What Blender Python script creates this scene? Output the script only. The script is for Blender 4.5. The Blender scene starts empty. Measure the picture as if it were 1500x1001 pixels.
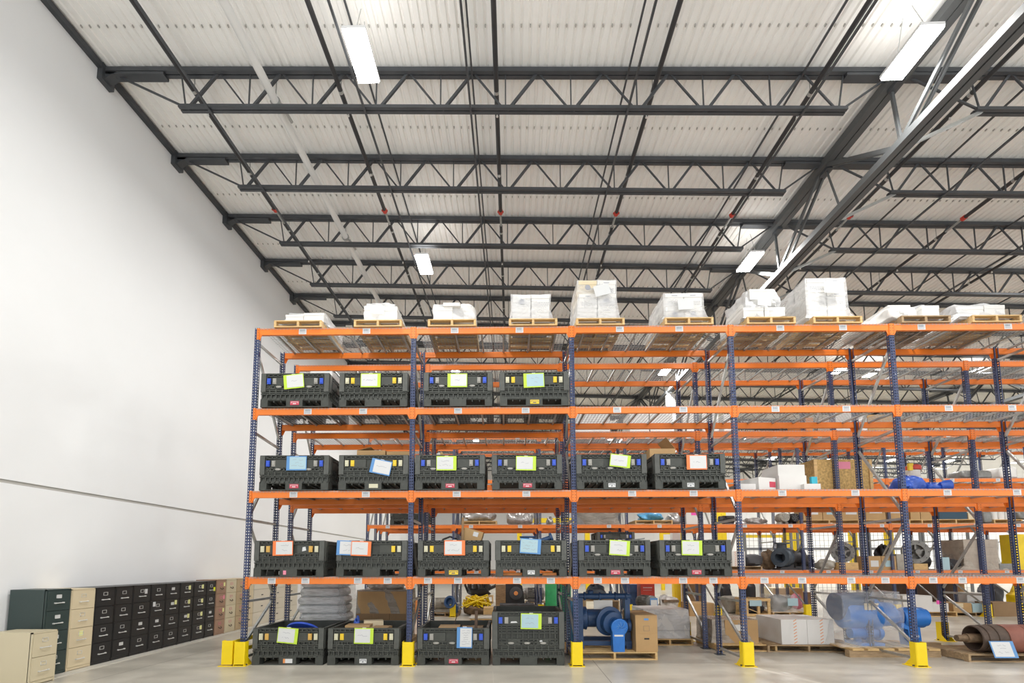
import bpy, math, random
from mathutils import Vector, Matrix
PI = math.pi
SC = bpy.context.scene
COL = SC.collection
R = random.Random(7)

# ------------------------------------------------------------------ camera
F, CX, CY, YAW, PIT, ROL, EYE = 716.87, 730.34, 757.61, -0.01316, 0.09472, 0.00121, 1.704
def cam_dir(u, v):
    c, s = math.cos(ROL), math.sin(ROL); u, v = c*u + s*v, -s*u + c*v
    return u, v
def ray(px, py=None, uvw=None):
    if uvw is None: u, v, w = (px - CX)/F, -(py - CY)/F, 1.0
    else: u, v, w = uvw
    c, s = math.cos(ROL), math.sin(ROL); u, v = c*u + s*v, -s*u + c*v
    c, s = math.cos(PIT), math.sin(PIT); y = c*w - s*v; z = s*w + c*v
    c, s = math.cos(YAW), math.sin(YAW)
    return Vector((c*u + s*y, -s*u + c*y, z))
def at(px, py, Y=None, Z=None, X=None):
    """point of the place seen in the photo at a pixel, on a plane Y, Z or X"""
    r = ray(px, py); o = Vector((0, 0, EYE))
    t = (Y - o.y)/r.y if Y is not None else (Z - o.z)/r.z if Z is not None else (X - o.x)/r.x
    return o + r*t
cd = bpy.data.cameras.new('camera'); cam = bpy.data.objects.new('camera', cd); COL.objects.link(cam)
cd.sensor_width = 36; cd.lens = F*36/1500
cd.shift_x = (750 - CX)/1500; cd.shift_y = (CY - 500.5)/1500
cd.clip_start = .05; cd.clip_end = 200
rx, ry, rz = ray(0, uvw=(1, 0, 0)), ray(0, uvw=(0, 1, 0)), -ray(0, uvw=(0, 0, 1))
m4 = Matrix.Identity(4)
for i in range(3): m4[i][0], m4[i][1], m4[i][2] = rx[i], ry[i], rz[i]
m4[2][3] = EYE
cam.matrix_world = m4
SC.camera = cam

# ------------------------------------------------------------------ world, exposure, lamps' strength
w = bpy.data.worlds.new('world'); SC.world = w; w.use_nodes = True
w.node_tree.nodes['Background'].inputs[0].default_value = (.97, .985, 1, 1)
w.node_tree.nodes['Background'].inputs[1].default_value = 1.75
SC.view_settings.view_transform = 'Standard'; SC.view_settings.look = 'None'
SC.view_settings.gamma = 1; SC.view_settings.exposure = 0.08
LAMP_W = 165.0
cy = SC.cycles
cy.max_bounces = 8; cy.diffuse_bounces = 5; cy.glossy_bounces = 3; cy.transparent_max_bounces = 24
cy.transmission_bounces = 3; cy.sample_clamp_indirect = 4.0; cy.use_denoising = True
cy.caustics_reflective = False; cy.caustics_refractive = False

# ------------------------------------------------------------------ materials
def mat(name, col, rough=.6, metal=0, var=0, scale=6, bump=0, bscale=40, stretch=None, emit=0, spec=.5):
    m = bpy.data.materials.new(name); m.use_nodes = True
    nt = m.node_tree; b = nt.nodes['Principled BSDF']
    b.inputs['Base Color'].default_value = (*col, 1); b.inputs['Roughness'].default_value = rough
    b.inputs['Metallic'].default_value = metal; b.inputs['Specular IOR Level'].default_value = spec
    if emit:
        b.inputs['Emission Color'].default_value = (*col, 1); b.inputs['Emission Strength'].default_value = emit
    if var or bump:
        tc = nt.nodes.new('ShaderNodeTexCoord'); src = tc.outputs['Object']
        if stretch:
            mp = nt.nodes.new('ShaderNodeMapping'); mp.inputs['Scale'].default_value = stretch
            nt.links.new(src, mp.inputs[0]); src = mp.outputs[0]
    if var:
        n = nt.nodes.new('ShaderNodeTexNoise'); n.inputs['Scale'].default_value = scale; n.inputs['Detail'].default_value = 5
        n.inputs['Roughness'].default_value = .6
        nt.links.new(src, n.inputs['Vector'])
        r = nt.nodes.new('ShaderNodeValToRGB')
        r.color_ramp.elements[0].position = .3; r.color_ramp.elements[1].position = .7
        r.color_ramp.elements[0].color = (*[c*(1 - var) for c in col], 1)
        r.color_ramp.elements[1].color = (*[min(1, c*(1 + var)) for c in col], 1)
        nt.links.new(n.outputs[0], r.inputs[0]); nt.links.new(r.outputs[0], b.inputs['Base Color'])
    if bump:
        n2 = nt.nodes.new('ShaderNodeTexNoise'); n2.inputs['Scale'].default_value = bscale; n2.inputs['Detail'].default_value = 3
        nt.links.new(src, n2.inputs['Vector'])
        bp = nt.nodes.new('ShaderNodeBump'); bp.inputs['Strength'].default_value = bump; bp.inputs['Distance'].default_value = .02
        nt.links.new(n2.outputs[0], bp.inputs['Height']); nt.links.new(bp.outputs[0], b.inputs['Normal'])
    return m
def film(name, col, clear=.45, rough=.25, scale=3.0, sw=.3):
    """thin plastic film: part clear, part milky, with wrinkles"""
    m = bpy.data.materials.new(name); m.use_nodes = True; nt = m.node_tree; nt.nodes.clear()
    o = nt.nodes.new('ShaderNodeOutputMaterial'); mx = nt.nodes.new('ShaderNodeMixShader')
    t = nt.nodes.new('ShaderNodeBsdfTransparent'); p = nt.nodes.new('ShaderNodeBsdfPrincipled')
    p.inputs['Base Color'].default_value = (*col, 1); p.inputs['Roughness'].default_value = rough
    tc = nt.nodes.new('ShaderNodeTexCoord'); mp = nt.nodes.new('ShaderNodeMapping'); mp.inputs['Scale'].default_value = (1, 1, 2.5)
    n = nt.nodes.new('ShaderNodeTexNoise'); n.inputs['Scale'].default_value = scale; n.inputs['Detail'].default_value = 4
    n.inputs['Distortion'].default_value = 1.5
    nt.links.new(tc.outputs['Object'], mp.inputs[0]); nt.links.new(mp.outputs[0], n.inputs['Vector'])
    r = nt.nodes.new('ShaderNodeMapRange'); r.inputs[1].default_value = .35; r.inputs[2].default_value = .65
    r.inputs[3].default_value = max(0, 1 - clear - sw); r.inputs[4].default_value = min(1, 1 - clear + sw)
    nt.links.new(n.outputs[0], r.inputs[0]); nt.links.new(r.outputs[0], mx.inputs[0])
    bp = nt.nodes.new('ShaderNodeBump'); bp.inputs['Strength'].default_value = .7; bp.inputs['Distance'].default_value = .05
    nt.links.new(n.outputs[0], bp.inputs['Height']); nt.links.new(bp.outputs[0], p.inputs['Normal'])
    nt.links.new(t.outputs[0], mx.inputs[1]); nt.links.new(p.outputs[0], mx.inputs[2]); nt.links.new(mx.outputs[0], o.inputs[0])
    return m
def punched(name, col):
    """blue powder-coated upright steel with two columns of punched holes in the web and one in each flange"""
    m = bpy.data.materials.new(name); m.use_nodes = True; nt = m.node_tree
    p = nt.nodes['Principled BSDF']; p.inputs['Base Color'].default_value = (*col, 1); p.inputs['Roughness'].default_value = .38
    tc = nt.nodes.new('ShaderNodeTexCoord'); sx = nt.nodes.new('ShaderNodeSeparateXYZ'); nt.links.new(tc.outputs['Object'], sx.inputs[0])
    def M(op, a, b=None, c=None):
        n = nt.nodes.new('ShaderNodeMath'); n.operation = op
        for i, v in enumerate((a, b, c)):
            if v is None: continue
            if isinstance(v, (int, float)): n.inputs[i].default_value = v
            else: nt.links.new(v, n.inputs[i])
        return n.outputs[0]
    fz = M('FRACT', M('MULTIPLY', sx.outputs[2], 1/.0508))
    hz = M('LESS_THAN', M('ABSOLUTE', M('SUBTRACT', fz, .5)), .25)
    hx = M('LESS_THAN', M('ABSOLUTE', M('SUBTRACT', M('ABSOLUTE', sx.outputs[0]), .019)), .0085)
    hy = M('LESS_THAN', M('ABSOLUTE', M('SUBTRACT', M('ABSOLUTE', sx.outputs[1]), .036)), .013)
    h = M('MULTIPLY', hz, M('MAXIMUM', hx, hy))
    mx = nt.nodes.new('ShaderNodeMixShader'); t = nt.nodes.new('ShaderNodeBsdfTransparent')
    nt.links.new(h, mx.inputs[0]); nt.links.new(p.outputs[0], mx.inputs[1]); nt.links.new(t.outputs[0], mx.inputs[2])
    nt.links.new(mx.outputs[0], nt.nodes['Material Output'].inputs[0])
    return m
M = {}
def add(n, *a, **k): M[n] = mat(n, *a, **k); return M[n]
add('wall', (.775, .785, .79), .75, var=.025, scale=.35, bump=.05, bscale=8)
add('wall_far', (.90, .90, .90), .7)
add('reveal', (.42, .41, .38), .8)
add('deck', (.89, .88, .85), .55, var=.05, scale=.8)
add('steel_dark', (.068, .073, .08), .5, metal=.3, var=.15, scale=3)
add('steel_grey', (.085, .09, .092), .6)
add('pipe_black', (.03, .03, .032), .45)
add('pipe_white', (.72, .72, .70), .5)
add('red', (.55, .05, .03), .45)
add('orange', (.80, .20, .022), .38, var=.06, scale=3)
M['post'] = punched('post', (.036, .052, .125))
add('galv', (.45, .46, .45), .38, metal=.75, var=.12, scale=8)
add('wire', (.40, .41, .41), .45, metal=.6)
add('yellow', (.85, .62, .005), .4, var=.05, scale=5)
add('bin', (.050, .054, .046), .55, var=.18, scale=9)
add('bin_post', (.080, .084, .075), .5, var=.15, scale=9)
add('latch_blue', (.03, .09, .55), .35); add('latch_grey', (.33, .32, .29), .5)
add('latch_yellow', (.78, .55, .03), .4); add('latch_cream', (.60, .58, .42), .5); add('latch_amber', (.62, .38, .09), .5)
add('lime', (.50, .70, .05), .4); add('blue_frame', (.10, .27, .56), .4); add('orange_frame', (.85, .20, .05), .4)
add('paper', (.63, .64, .64), .6); add('paper_blue', (.38, .54, .60), .6); add('ink', (.10, .11, .14), .7)
add('ink_grey', (.33, .34, .38), .7)
add('wood', (.62, .42, .19), .7, var=.22, scale=5, stretch=(1, 6, 6), bump=.2, bscale=12)
add('wood_old', (.36, .25, .14), .75, var=.3, scale=5, stretch=(1, 6, 6), bump=.25, bscale=12)
add('wood_dark', (.085, .052, .032), .7, var=.3, scale=4, stretch=(6, 1, 1))
add('cardboard', (.46, .29, .13), .75, var=.08, scale=3)
add('cardboard_dark', (.27, .17, .085), .75, var=.08, scale=3)
add('carton_white', (.69, .68, .655), .65, var=.03, scale=3)
add('carton_cream', (.66, .56, .38), .7, var=.05)
add('tape_orange', (.72, .27, .08), .6)
add('pink', (.85, .10, .45), .6); add('red_label', (.55, .06, .10), .6); add('teal', (.03, .38, .50), .5)
add('osb', (.50, .33, .12), .75, var=.4, scale=22, bump=.2, bscale=30)
add('pump_blue', (.024, .068, .17), .42, var=.15, scale=4); add('pump_bright', (.02, .16, .52), .4, var=.1)
add('tarp_blue', (.025, .085, .42), .3, var=.25, scale=7, bump=.6, bscale=7)
add('tarp_light', (.10, .38, .66), .3, var=.2, scale=6, bump=.5, bscale=8)
add('green', (.02, .28, .09), .45, var=.2); add('black', (.018, .018, .02), .5, var=.3); add('dark_metal', (.06, .058, .06), .45, metal=.5, var=.3)
add('grey_metal', (.22, .22, .21), .45, metal=.4, var=.25); add('beige_metal', (.36, .34, .29), .5, var=.2, scale=5)
add('brown_cast', (.16, .105, .06), .7, var=.4, scale=14, bump=.5, bscale=15)
add('rubber_red', (.23, .085, .06), .6, var=.15, scale=5); add('rust', (.075, .05, .036), .65, var=.3, scale=8)
add('cab_black', (.016, .016, .017), .38); add('cab_green', (.032, .052, .050), .42); add('cab_cream', (.66, .56, .38), .45)
add('cab_beige', (.60, .53, .37), .45); add('cab_brown', (.34, .21, .14), .5); add('cab_tan', (.47, .36, .22), .5)
add('cab_white', (.66, .61, .50), .45); add('chrome', (.72, .72, .70), .35, metal=.25)
add('note_yellow', (.80, .80, .35), .6); add('note_lime', (.80, .85, .02), .6); add('pinkish', (.75, .25, .35), .6)
add('charcoal', (.05, .05, .055), .6); add('foil', (.42, .41, .40), .28, metal=.55, var=.3, scale=10, bump=.9, bscale=9)
add('bag', (.70, .72, .73), .45, var=.25, scale=5, stretch=(1, 1, 5), bump=.6, bscale=8)
add('lamp_body', (.75, .75, .75), .4); add('joint', (.27, .25, .22), .6); add('floor_tape', (.60, .575, .51), .5); add('fence', (.16, .165, .17), .5)
M['lens'] = mat('lens', (1, .99, .97), .4, emit=26)
M['film_white'] = film('film_white', (.78, .78, .78), .55, .3, 2.5, .16)
add('carton_grey', (.40, .345, .29), .7, var=.12); add('case_blue', (.012, .05, .085), .5)
M['film_milky'] = film('film_milky', (.74, .74, .74), .30, .3, 2.0, .18)
add('pump_grey', (.05, .065, .085), .4, var=.2)
M['film_clear'] = film('film_clear', (.80, .82, .84), .76, .12, 1.6, .07)
M['film_tan'] = film('film_tan', (.52, .47, .40), .40, .22, 3, .15)
M['film_grey'] = film('film_grey', (.36, .33, .28), .30, .22, 3, .15)
def concrete():
    m = mat('concrete', (.50, .47, .405), .33, var=.15, scale=.7); nt = m.node_tree; b = nt.nodes['Principled BSDF']
    ramp = [n for n in nt.nodes if n.type == 'VALTORGB'][0]
    tc = [n for n in nt.nodes if n.type == 'TEX_COORD'][0]
    n2 = nt.nodes.new('ShaderNodeTexNoise'); n2.inputs['Scale'].default_value = 2.2; n2.inputs['Detail'].default_value = 8
    mp = nt.nodes.new('ShaderNodeMapping'); mp.inputs['Scale'].default_value = (.5, 1, 1); mp.inputs['Rotation'].default_value = (0, 0, .15)
    nt.links.new(tc.outputs['Object'], mp.inputs[0]); nt.links.new(mp.outputs[0], n2.inputs['Vector'])
    mr = nt.nodes.new('ShaderNodeMapRange'); mr.inputs[1].default_value = .3; mr.inputs[2].default_value = .7
    mr.inputs[3].default_value = .82; mr.inputs[4].default_value = 1.10
    nt.links.new(n2.outputs[0], mr.inputs[0])
    mul = nt.nodes.new('ShaderNodeMix'); mul.data_type = 'RGBA'; mul.blend_type = 'MULTIPLY'; mul.inputs[0].default_value = 1
    nt.links.new(ramp.outputs[0], mul.inputs[6]); nt.links.new(mr.outputs[0], mul.inputs[7]); nt.links.new(mul.outputs[2], b.inputs['Base Color'])
    r2 = nt.nodes.new('ShaderNodeMapRange'); r2.inputs[3].default_value = .27; r2.inputs[4].default_value = .36
    nt.links.new(n2.outputs[0], r2.inputs[0]); nt.links.new(r2.outputs[0], b.inputs['Roughness'])
    return m
M['concrete'] = concrete()

# ------------------------------------------------------------------ mesh builder
class MB:
    def __init__(s): s.v, s.f, s.mi, s.sm, s.mats, s.cur = [], [], [], [], [], 0
    def use(s, m):
        if m not in s.mats: s.mats.append(m)
        s.cur = s.mats.index(m); return s
    def add(s, vs, fs, smooth=False):
        n = len(s.v); s.v += [tuple(v) for v in vs]
        for f in fs: s.f.append([i + n for i in f]); s.mi.append(s.cur); s.sm.append(smooth)
        return s
    def box(s, x0, y0, z0, x1, y1, z1, T=None):
        vs = [Vector((x, y, z)) for z in (z0, z1) for y in (y0, y1) for x in (x0, x1)]
        if T is not None: vs = [T @ v for v in vs]
        return s.add(vs, [(0, 2, 3, 1), (4, 5, 7, 6), (0, 1, 5, 4), (2, 6, 7, 3), (0, 4, 6, 2), (1, 3, 7, 5)])
    def cbox(s, c, d, T=None):
        return s.box(c[0]-d[0]/2, c[1]-d[1]/2, c[2]-d[2]/2, c[0]+d[0]/2, c[1]+d[1]/2, c[2]+d[2]/2, T)
    def frame(s, p, q, up=(0, 0, 1)):
        p, q = Vector(p), Vector(q); a = (q - p).normalized(); u = Vector(up)
        if abs(a.dot(u)) > .98: u = Vector((0, 1, 0))
        x = a.cross(u).normalized(); y = x.cross(a); return p, q, x, y
    def bar(s, p, q, w, h, up=(0, 0, 1)):
        p, q, x, y = s.frame(p, q, up); vs = []
        for c in (p, q):
            for i, j in ((-1, -1), (1, -1), (1, 1), (-1, 1)): vs.append(c + x*i*w/2 + y*j*h/2)
        return s.add(vs, [(3, 2, 1, 0), (4, 5, 6, 7), (0, 1, 5, 4), (1, 2, 6, 5), (2, 3, 7, 6), (3, 0, 4, 7)])
    def tube(s, p, q, r, n=10, r2=None):
        p, q, x, y = s.frame(p, q); r2 = r if r2 is None else r2; vs = []
        for c, rr in ((p, r), (q, r2)):
            for k in range(n): a = 2*PI*k/n; vs.append(c + x*rr*math.cos(a) + y*rr*math.sin(a))
        s.add(vs, [(k, (k+1) % n, n+(k+1) % n, n+k) for k in range(n)], True)
        return s.add(vs, [tuple(range(n-1, -1, -1)), tuple(range(n, 2*n))])
    def path(s, pts, r, n=8):
        for a, b in zip(pts, pts[1:]): s.tube(a, b, r, n)
        return s
    def lathe(s, prof, o, axis, n=24):
        """prof: (distance along the axis, radius)"""
        o = Vector(o); a = Vector(axis).normalized(); p, q, x, y = s.frame(o, o + a); vs = []
        for t, r in prof:
            for k in range(n):
                g = 2*PI*k/n; vs.append(o + a*t + x*r*math.cos(g) + y*r*math.sin(g))
        m = len(prof)
        s.add(vs, [(i*n+k, i*n+(k+1) % n, (i+1)*n+(k+1) % n, (i+1)*n+k) for i in range(m-1) for k in range(n)], True)
        return s.add(vs, [tuple(range(n-1, -1, -1)), tuple(range((m-1)*n, m*n))])
    def prism(s, poly, d0, d1, ax='y'):
        """2D polygon pushed along an axis; polygon is (x,z) for y, (y,z) for x, (x,y) for z"""
        g = {'y': lambda a, b, d: (a, d, b), 'x': lambda a, b, d: (d, a, b), 'z': lambda a, b, d: (a, b, d)}[ax]
        n = len(poly); vs = [g(a, b, d0) for a, b in poly] + [g(a, b, d1) for a, b in poly]
        fs = [(k, (k+1) % n, n+(k+1) % n, n+k) for k in range(n)] + [tuple(range(n-1, -1, -1)), tuple(range(n, 2*n))]
        return s.add(vs, fs)
    def quad(s, a, b, c, d): return s.add([a, b, c, d], [(0, 1, 2, 3)])
    def mesh(s, name):
        me = bpy.data.meshes.new(name); me.from_pydata(s.v, [], s.f)
        for m in s.mats: me.materials.append(M[m] if isinstance(m, str) else m)
        me.polygons.foreach_set('material_index', s.mi); me.polygons.foreach_set('use_smooth', s.sm)
        me.update()
        if any(s.sm):
            try: me.set_sharp_from_angle(angle=.7)
            except Exception: pass
        return me
    def build(s, name, m=None, parent=None, loc=(0, 0, 0), rot=(0, 0, 0)):
        if m is not None and not s.mats: s.mats = [m]
        return obj(name, s.mesh(name), parent, loc, rot)
def obj(name, me, parent=None, loc=(0, 0, 0), rot=(0, 0, 0)):
    o = bpy.data.objects.new(name, me); COL.objects.link(o)
    o.location = loc; o.rotation_euler = rot
    if parent is not None: o.parent = parent
    return o
def tag(o, label, cat, group=None):
    o['label'] = label; o['category'] = cat
    if group: o['group'] = group
    return o
def thing(name, label, cat, loc=(0, 0, 0), rz=0, group=None):
    return tag(obj(name, None, None, loc, (0, 0, rz)), label, cat, group)
def struct(o): o['kind'] = 'structure'; return o
def kids(o): return [c for c in KID.get(o.name, [])]
def dup(o, parent=None, loc=None, rz=None, label=None, group=None):
    """copy of a thing with copies of its parts and their sub-parts"""
    c = o.copy(); COL.objects.link(c)
    if parent is not None: c.parent = parent
    if loc is not None: c.location = loc
    if rz is not None: c.rotation_euler = (0, 0, rz)
    if label: c['label'] = label
    if group: c['group'] = group
    for ch in list(o.children): dup(ch, c)
    return c
def lump_mesh(name, w, d, h, seed, m, rough=.12, sq=3.0, nu=28, nv=14, top=.8):
    """a soft irregular bundle, standing on z=0, w x d x h"""
    rr = random.Random(seed); ph = [(rr.uniform(0, 7), rr.uniform(0, 7), rr.uniform(1.5, 6), rr.uniform(1.5, 6)) for _ in range(7)]
    vs = []; b = MB().use(m)
    for j in range(nv + 1):
        t = j/nv; e = PI*(t - .5)
        ce, se = math.cos(e), math.sin(e)
        ce = math.copysign(abs(ce)**(2/sq), ce); se = math.copysign(abs(se)**(2/sq), se)
        for i in range(nu):
            a = 2*PI*i/nu; ca, sa = math.cos(a), math.sin(a)
            ca = math.copysign(abs(ca)**(2/sq), ca); sa = math.copysign(abs(sa)**(2/sq), sa)
            k = 1 + rough*sum(math.sin(p[0] + p[2]*a*1.0 // 1e-9*1e-9 + p[3]*t*2) if False else math.sin(p[0] + round(p[2])*a + p[3]*t*3) for p in ph)/3
            tp = 1 - (1 - top)*t
            z = (se + 1)/2*h*(1 + (k - 1)*.8*t)
            vs.append((ca*ce*w/2*k*tp, sa*ce*d/2*k*tp, max(0, z)))
    fs = [(j*nu+i, j*nu+(i+1) % nu, (j+1)*nu+(i+1) % nu, (j+1)*nu+i) for j in range(nv) for i in range(nu)]
    b.add(vs, fs, True); return b.mesh(name)
def scribble(b, x0, z0, wd, hh, y, rows, seed, ink='ink', w=.006):
    """a few strokes of handwriting standing on a sheet that faces -Y"""
    rr = random.Random(seed); b.use(ink)
    for r in range(rows):
        zc = z0 - hh*(r + .5)/rows; ln = wd*rr.uniform(.45, .9); x = x0 + (wd - ln)/2; n = max(4, int(ln/.022)); hgt = min(.032, hh/rows*.5)
        px, pz = x, zc
        for k in range(n):
            nx, nz = x + ln*(k+1)/n, zc + rr.uniform(-.5, .5)*hgt
            if rr.random() < .8: b.bar((px, y, pz), (nx, y, nz), w, .001, up=(0, 1, 0))
            px, pz = nx, nz
ORD = ['first', 'second', 'third', 'fourth', 'fifth', 'sixth', 'seventh', 'eighth', 'ninth', 'tenth', 'eleventh', 'twelfth',
       'thirteenth', 'fourteenth', 'fifteenth', 'sixteenth', 'seventeenth', 'eighteenth', 'nineteenth', 'twentieth', 'twenty-first', 'twenty-second', 'twenty-third', 'twenty-fourth']

# ------------------------------------------------------------------ the building (its axes sit .83 degrees off the racks)
TH = .0145
BR = (0, 0, -TH)
def Bw(x, y, z): c, s = math.cos(TH), math.sin(TH); return (c*x + s*y, -s*x + c*y, z)
WX = -7.63
FAR = 48.0
J0D = 7.42
def zr(x, y): return 10.96 - .033*(x + 7.4) + .012*(y - 8)

b = MB().use('concrete'); b.quad((-9, -1.2, 0), (54, -1.2, 0), (54, FAR + 1, 0), (-9, FAR + 1, 0))
def fline(p, q, w_, m):
    p, q = Vector(p), Vector(q); d = (q - p).normalized(); n = Vector((-d.y, d.x, 0))*w_/2; u = Vector((0, 0, .0007))
    b.use(m).quad(p - n + u, q - n + u, q + n + u, p + n + u)
fline((-6.2, 5.9, 0), (-5.75, 10.7, 0), .012, 'joint'); fline((4.02, 8.35, 0), (5.0, 5.9, 0), .09, 'floor_tape'); fline((-.12, 6, 0), (-.2, 7.95, 0), .008, 'floor_tape')
for yy in (4.6, 13.2, 22, 31, 40): fline((-7.3, yy, 0), (54, yy - .7, 0), .012, 'joint')
for xx in (1.4, 11, 20.5, 30): fline((xx, -1, 0), (xx + .7, FAR, 0), .012, 'joint')
struct(b.build('floor'))
for k in range(9):
    ya, yb = -5 + 5.9*k, min(FAR, -5 + 5.9*(k + 1)); b = MB()
    b.box(WX - .25, ya, -.05, WX, yb, 2.92); b.box(WX - .25, ya, 2.975, WX, yb, 11.6); b.box(WX - .25, ya, 2.9, WX - .03, yb, 3.0)
    struct(b.build('wall_left', 'wall', rot=BR))
b = MB(); b.box(WX - .03, -5, 2.92, WX - .018, FAR, 2.975); struct(b.build('trim_1', 'reveal', rot=BR))
b = MB()
for y0 in [-5]: b.box(WX, -5, zr(WX, 8) - .13, WX + .09, FAR, zr(WX, 8) - .02, Matrix.Shear('XY', 4, (0, 0)) if False else None)
tr = b.build('trim_2', 'steel_dark', rot=(.012, 0, -TH)); tr.location.z = -.012*8; struct(tr)
b = MB(); b.box(WX - .2, FAR, -.05, 54, FAR + .25, 12)
for k in range(33): x = -6 + k*1.8; b.box(x, FAR - .02, 0, x + .03, FAR, 12)
struct(b.build('wall_back', 'wall_far', rot=BR))
# roof deck: fluted sheet, flutes run away from the camera
b = MB().use('deck'); vs, fs = [], []; x = WX - .2; prof = []
while x < 54:
    prof += [(x, 0), (x + .078, 0), (x + .098, .028), (x + .130, .028)]; x += .152
for xx, dz in prof: vs += [(xx, -5, zr(xx, -5) + dz), (xx, FAR + .3, zr(xx, FAR + .3) + dz)]
fs = [(2*i, 2*i+1, 2*i+3, 2*i+2) for i in range(len(prof) - 1)]
b.add(vs, fs); b.add([(WX - .3, -5, 12.2), (54, -5, 12.2), (54, FAR + .3, 12.2), (WX - .3, FAR + .3, 12.2)], [(0, 1, 2, 3)])
b.use('reveal')
for k in range(6):
    yy = J0D + 1.963*k
    for i in range(int((22 - WX)/.152)):
        xx = WX - .2 + .152*i + .114; b.box(xx - .008, yy - .02, zr(xx, yy) - .004, xx + .008, yy + .02, zr(xx, yy) + .02)
struct(b.build('ceiling', rot=BR))

# roof joists
J0, JS, JN = 8.153, 1.963, 20
GX, GX2, GX3 = 6.88, 21.4, 35.9
SL = -.033
def joist_proto(L, xb0, xb1, nodes, fine, name):
    """open web joist, built from its left end at x=0; top chord at z=0"""
    z = lambda x: SL*x
    root = obj(name, None)
    b = MB()
    for s in (-.045, .045): b.bar((0, s, z(0)), (L, s, z(L)), .07, .085)
    b.build('top_chord', 'steel_dark', root)
    b = MB()
    for s in (-.04, .04): b.bar((xb0, s, z(xb0) - .73), (xb1, s, z(xb1) - .73), .06, .06)
    b.build('bottom_chord', 'steel_dark', root)
    segs = []
    for i, n in enumerate(nodes):
        if i > 0:
            m = (nodes[i-1] + n)/2
            segs.append(((nodes[i-1] + .04, z(n) - .71), (m - .03, z(m) - .03), .045)); segs.append(((m + .03, z(m) - .03), (n - .04, z(n) - .71), .028))
        segs.append(((n, z(n) - .71), (n + (-.12 if i == 0 else .12 if i == len(nodes)-1 else 0), z(n) - .03), .022))
    segs.append(((.2, z(.2) - .06), (nodes[0], z(nodes[0]) - .71), .03)); segs.append(((L - .12, z(L) - .06), (nodes[-1], z(L) - .71), .03))
    if fine:
        for p, q, r in segs: MB().bar((p[0], 0, p[1]), (q[0], 0, q[1]), r, r).build('web_bar', 'steel_dark', root)
    else:
        b = MB()
        for p, q, r in segs: b.bar((p[0], 0, p[1]), (q[0], 0, q[1]), r, r)
        b.build('web', 'steel_dark', root)
    for a, e in ((0.02, 1.15), (L - .9, L)): MB().bar((a, 0, z(a) - .085), (e, 0, z(e) - .085), .16, .05).build('chord_reinforcement', 'steel_dark', root)
    b = MB(); b.box(-.06, -.14, -.26, .05, .14, .06); b.prism([(.05, -.2), (.30, -.06), (.05, -.06)], -.08, .08, 'y'); b.build('wall_seat' if xb0 < 1.5 and L < 14.46 else 'girder_seat', 'steel_dark', root)
    return root
XL0 = WX + .05; LL = GX - XL0
nl = [-6.02 + 1.186*i - XL0 for i in range(11)]
nr = [8.28 + 1.18*i - GX for i in range(11)]
def run_joists(x0, L, nodes, e0, e1, where, kfine, k0):
    fine = joist_proto(L, nodes[0] - .1, nodes[-1] + .12, nodes, True, 'roof_joist') if kfine > k0 else None
    rough = joist_proto(L, nodes[0] - .1, nodes[-1] + .12, nodes, False, 'roof_joist')
    n = 0
    for k in range(k0, JN):
        y = J0 + JS*k
        p = fine if k < kfine else rough
        o = p if not p.get('used') else dup(p)
        p['used'] = 1
        if 'used' in o and o is not p: del o['used']
        o.location = Bw(x0, y, zr(x0, y) - .075); o.rotation_euler = BR
        far = k >= 9
        tag(o, f'dark grey steel roof joist, {ORD[n]} from the camera {where}', 'roof joist', 'open web roof joists'); n += 1
    for p in (fine, rough):
        if p is not None and 'used' in p: del p['used']
run_joists(XL0, LL, nl, 0, 0, 'between left wall and big girder', 6, 0)
run_joists(GX, GX2 - GX, nr, 0, 0, 'just right of the big girder', 5, 0)
run_joists(GX2, GX3 - GX2, nr, 0, 0, 'in the bay beyond the second girder', 0, 5)

def girder(x, y0, y1, label, full):
    root = thing('girder_truss', label, 'girder', Bw(x, 0, 0), -TH)
    zt = zr(x, 8) - .19; zb = zt - 1.3
    sl = .012
    Z = lambda y, z: z + sl*(y - 8)
    b = MB()
    for s in (-.075, .075): b.bar((s, y0, Z(y0, zt)), (s, y1, Z(y1, zt)), .13, .15)
    b.build('top_chord', 'steel_grey', root)
    b = MB()
    for s in (-.075, .075): b.bar((s, y0, Z(y0, zb)), (s, y1, Z(y1, zb)), .12, .13)
    b.build('bottom_chord', 'steel_grey', root)
    k = -2
    while True:
        y = J0 + JS*k
        if y > y1 - .5: break
        if y > y0:
            if k % 2 == 0:
                for s in (-.05, .05): pass
                MB().bar((0, y, Z(y, zb + .05)), (0, y + .12, Z(y, zt - .05)), .05, .05).build('web_post', 'steel_grey', root)
                for d in (-1, 1):
                    yy = y + d*JS*.93
                    if y0 < yy < y1:
                        b = MB()
                        for s in (-.06, .06): b.bar((s, y + d*.1, Z(y, zb + .06)), (s, yy, Z(yy, zt - .06)), .04, .075)
                        b.build('web_diagonal', 'steel_grey', root)
            else:
                MB().bar((0, y, Z(y, zt - .05)), (0, y - .35, Z(y, zb + .06)), .03, .03).build('web_post', 'steel_grey', root)
            if full:
                MB().bar((.07, y, Z(y, zb)), (1.45, y, Z(y, zt - .66)), .05, .05).build('knee_brace', 'galv', root)
        k += 1
    return root
girder(GX, 5.2, 20.8, 'large grey steel girder truss running away from the camera at upper right', True)
girder(GX, 21.0, 36.2, 'rear continuation of the grey girder truss, beyond the white column', False)
girder(GX2, 5.2, 47, 'second grey girder truss, far right, parallel to the big one', False)

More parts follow.
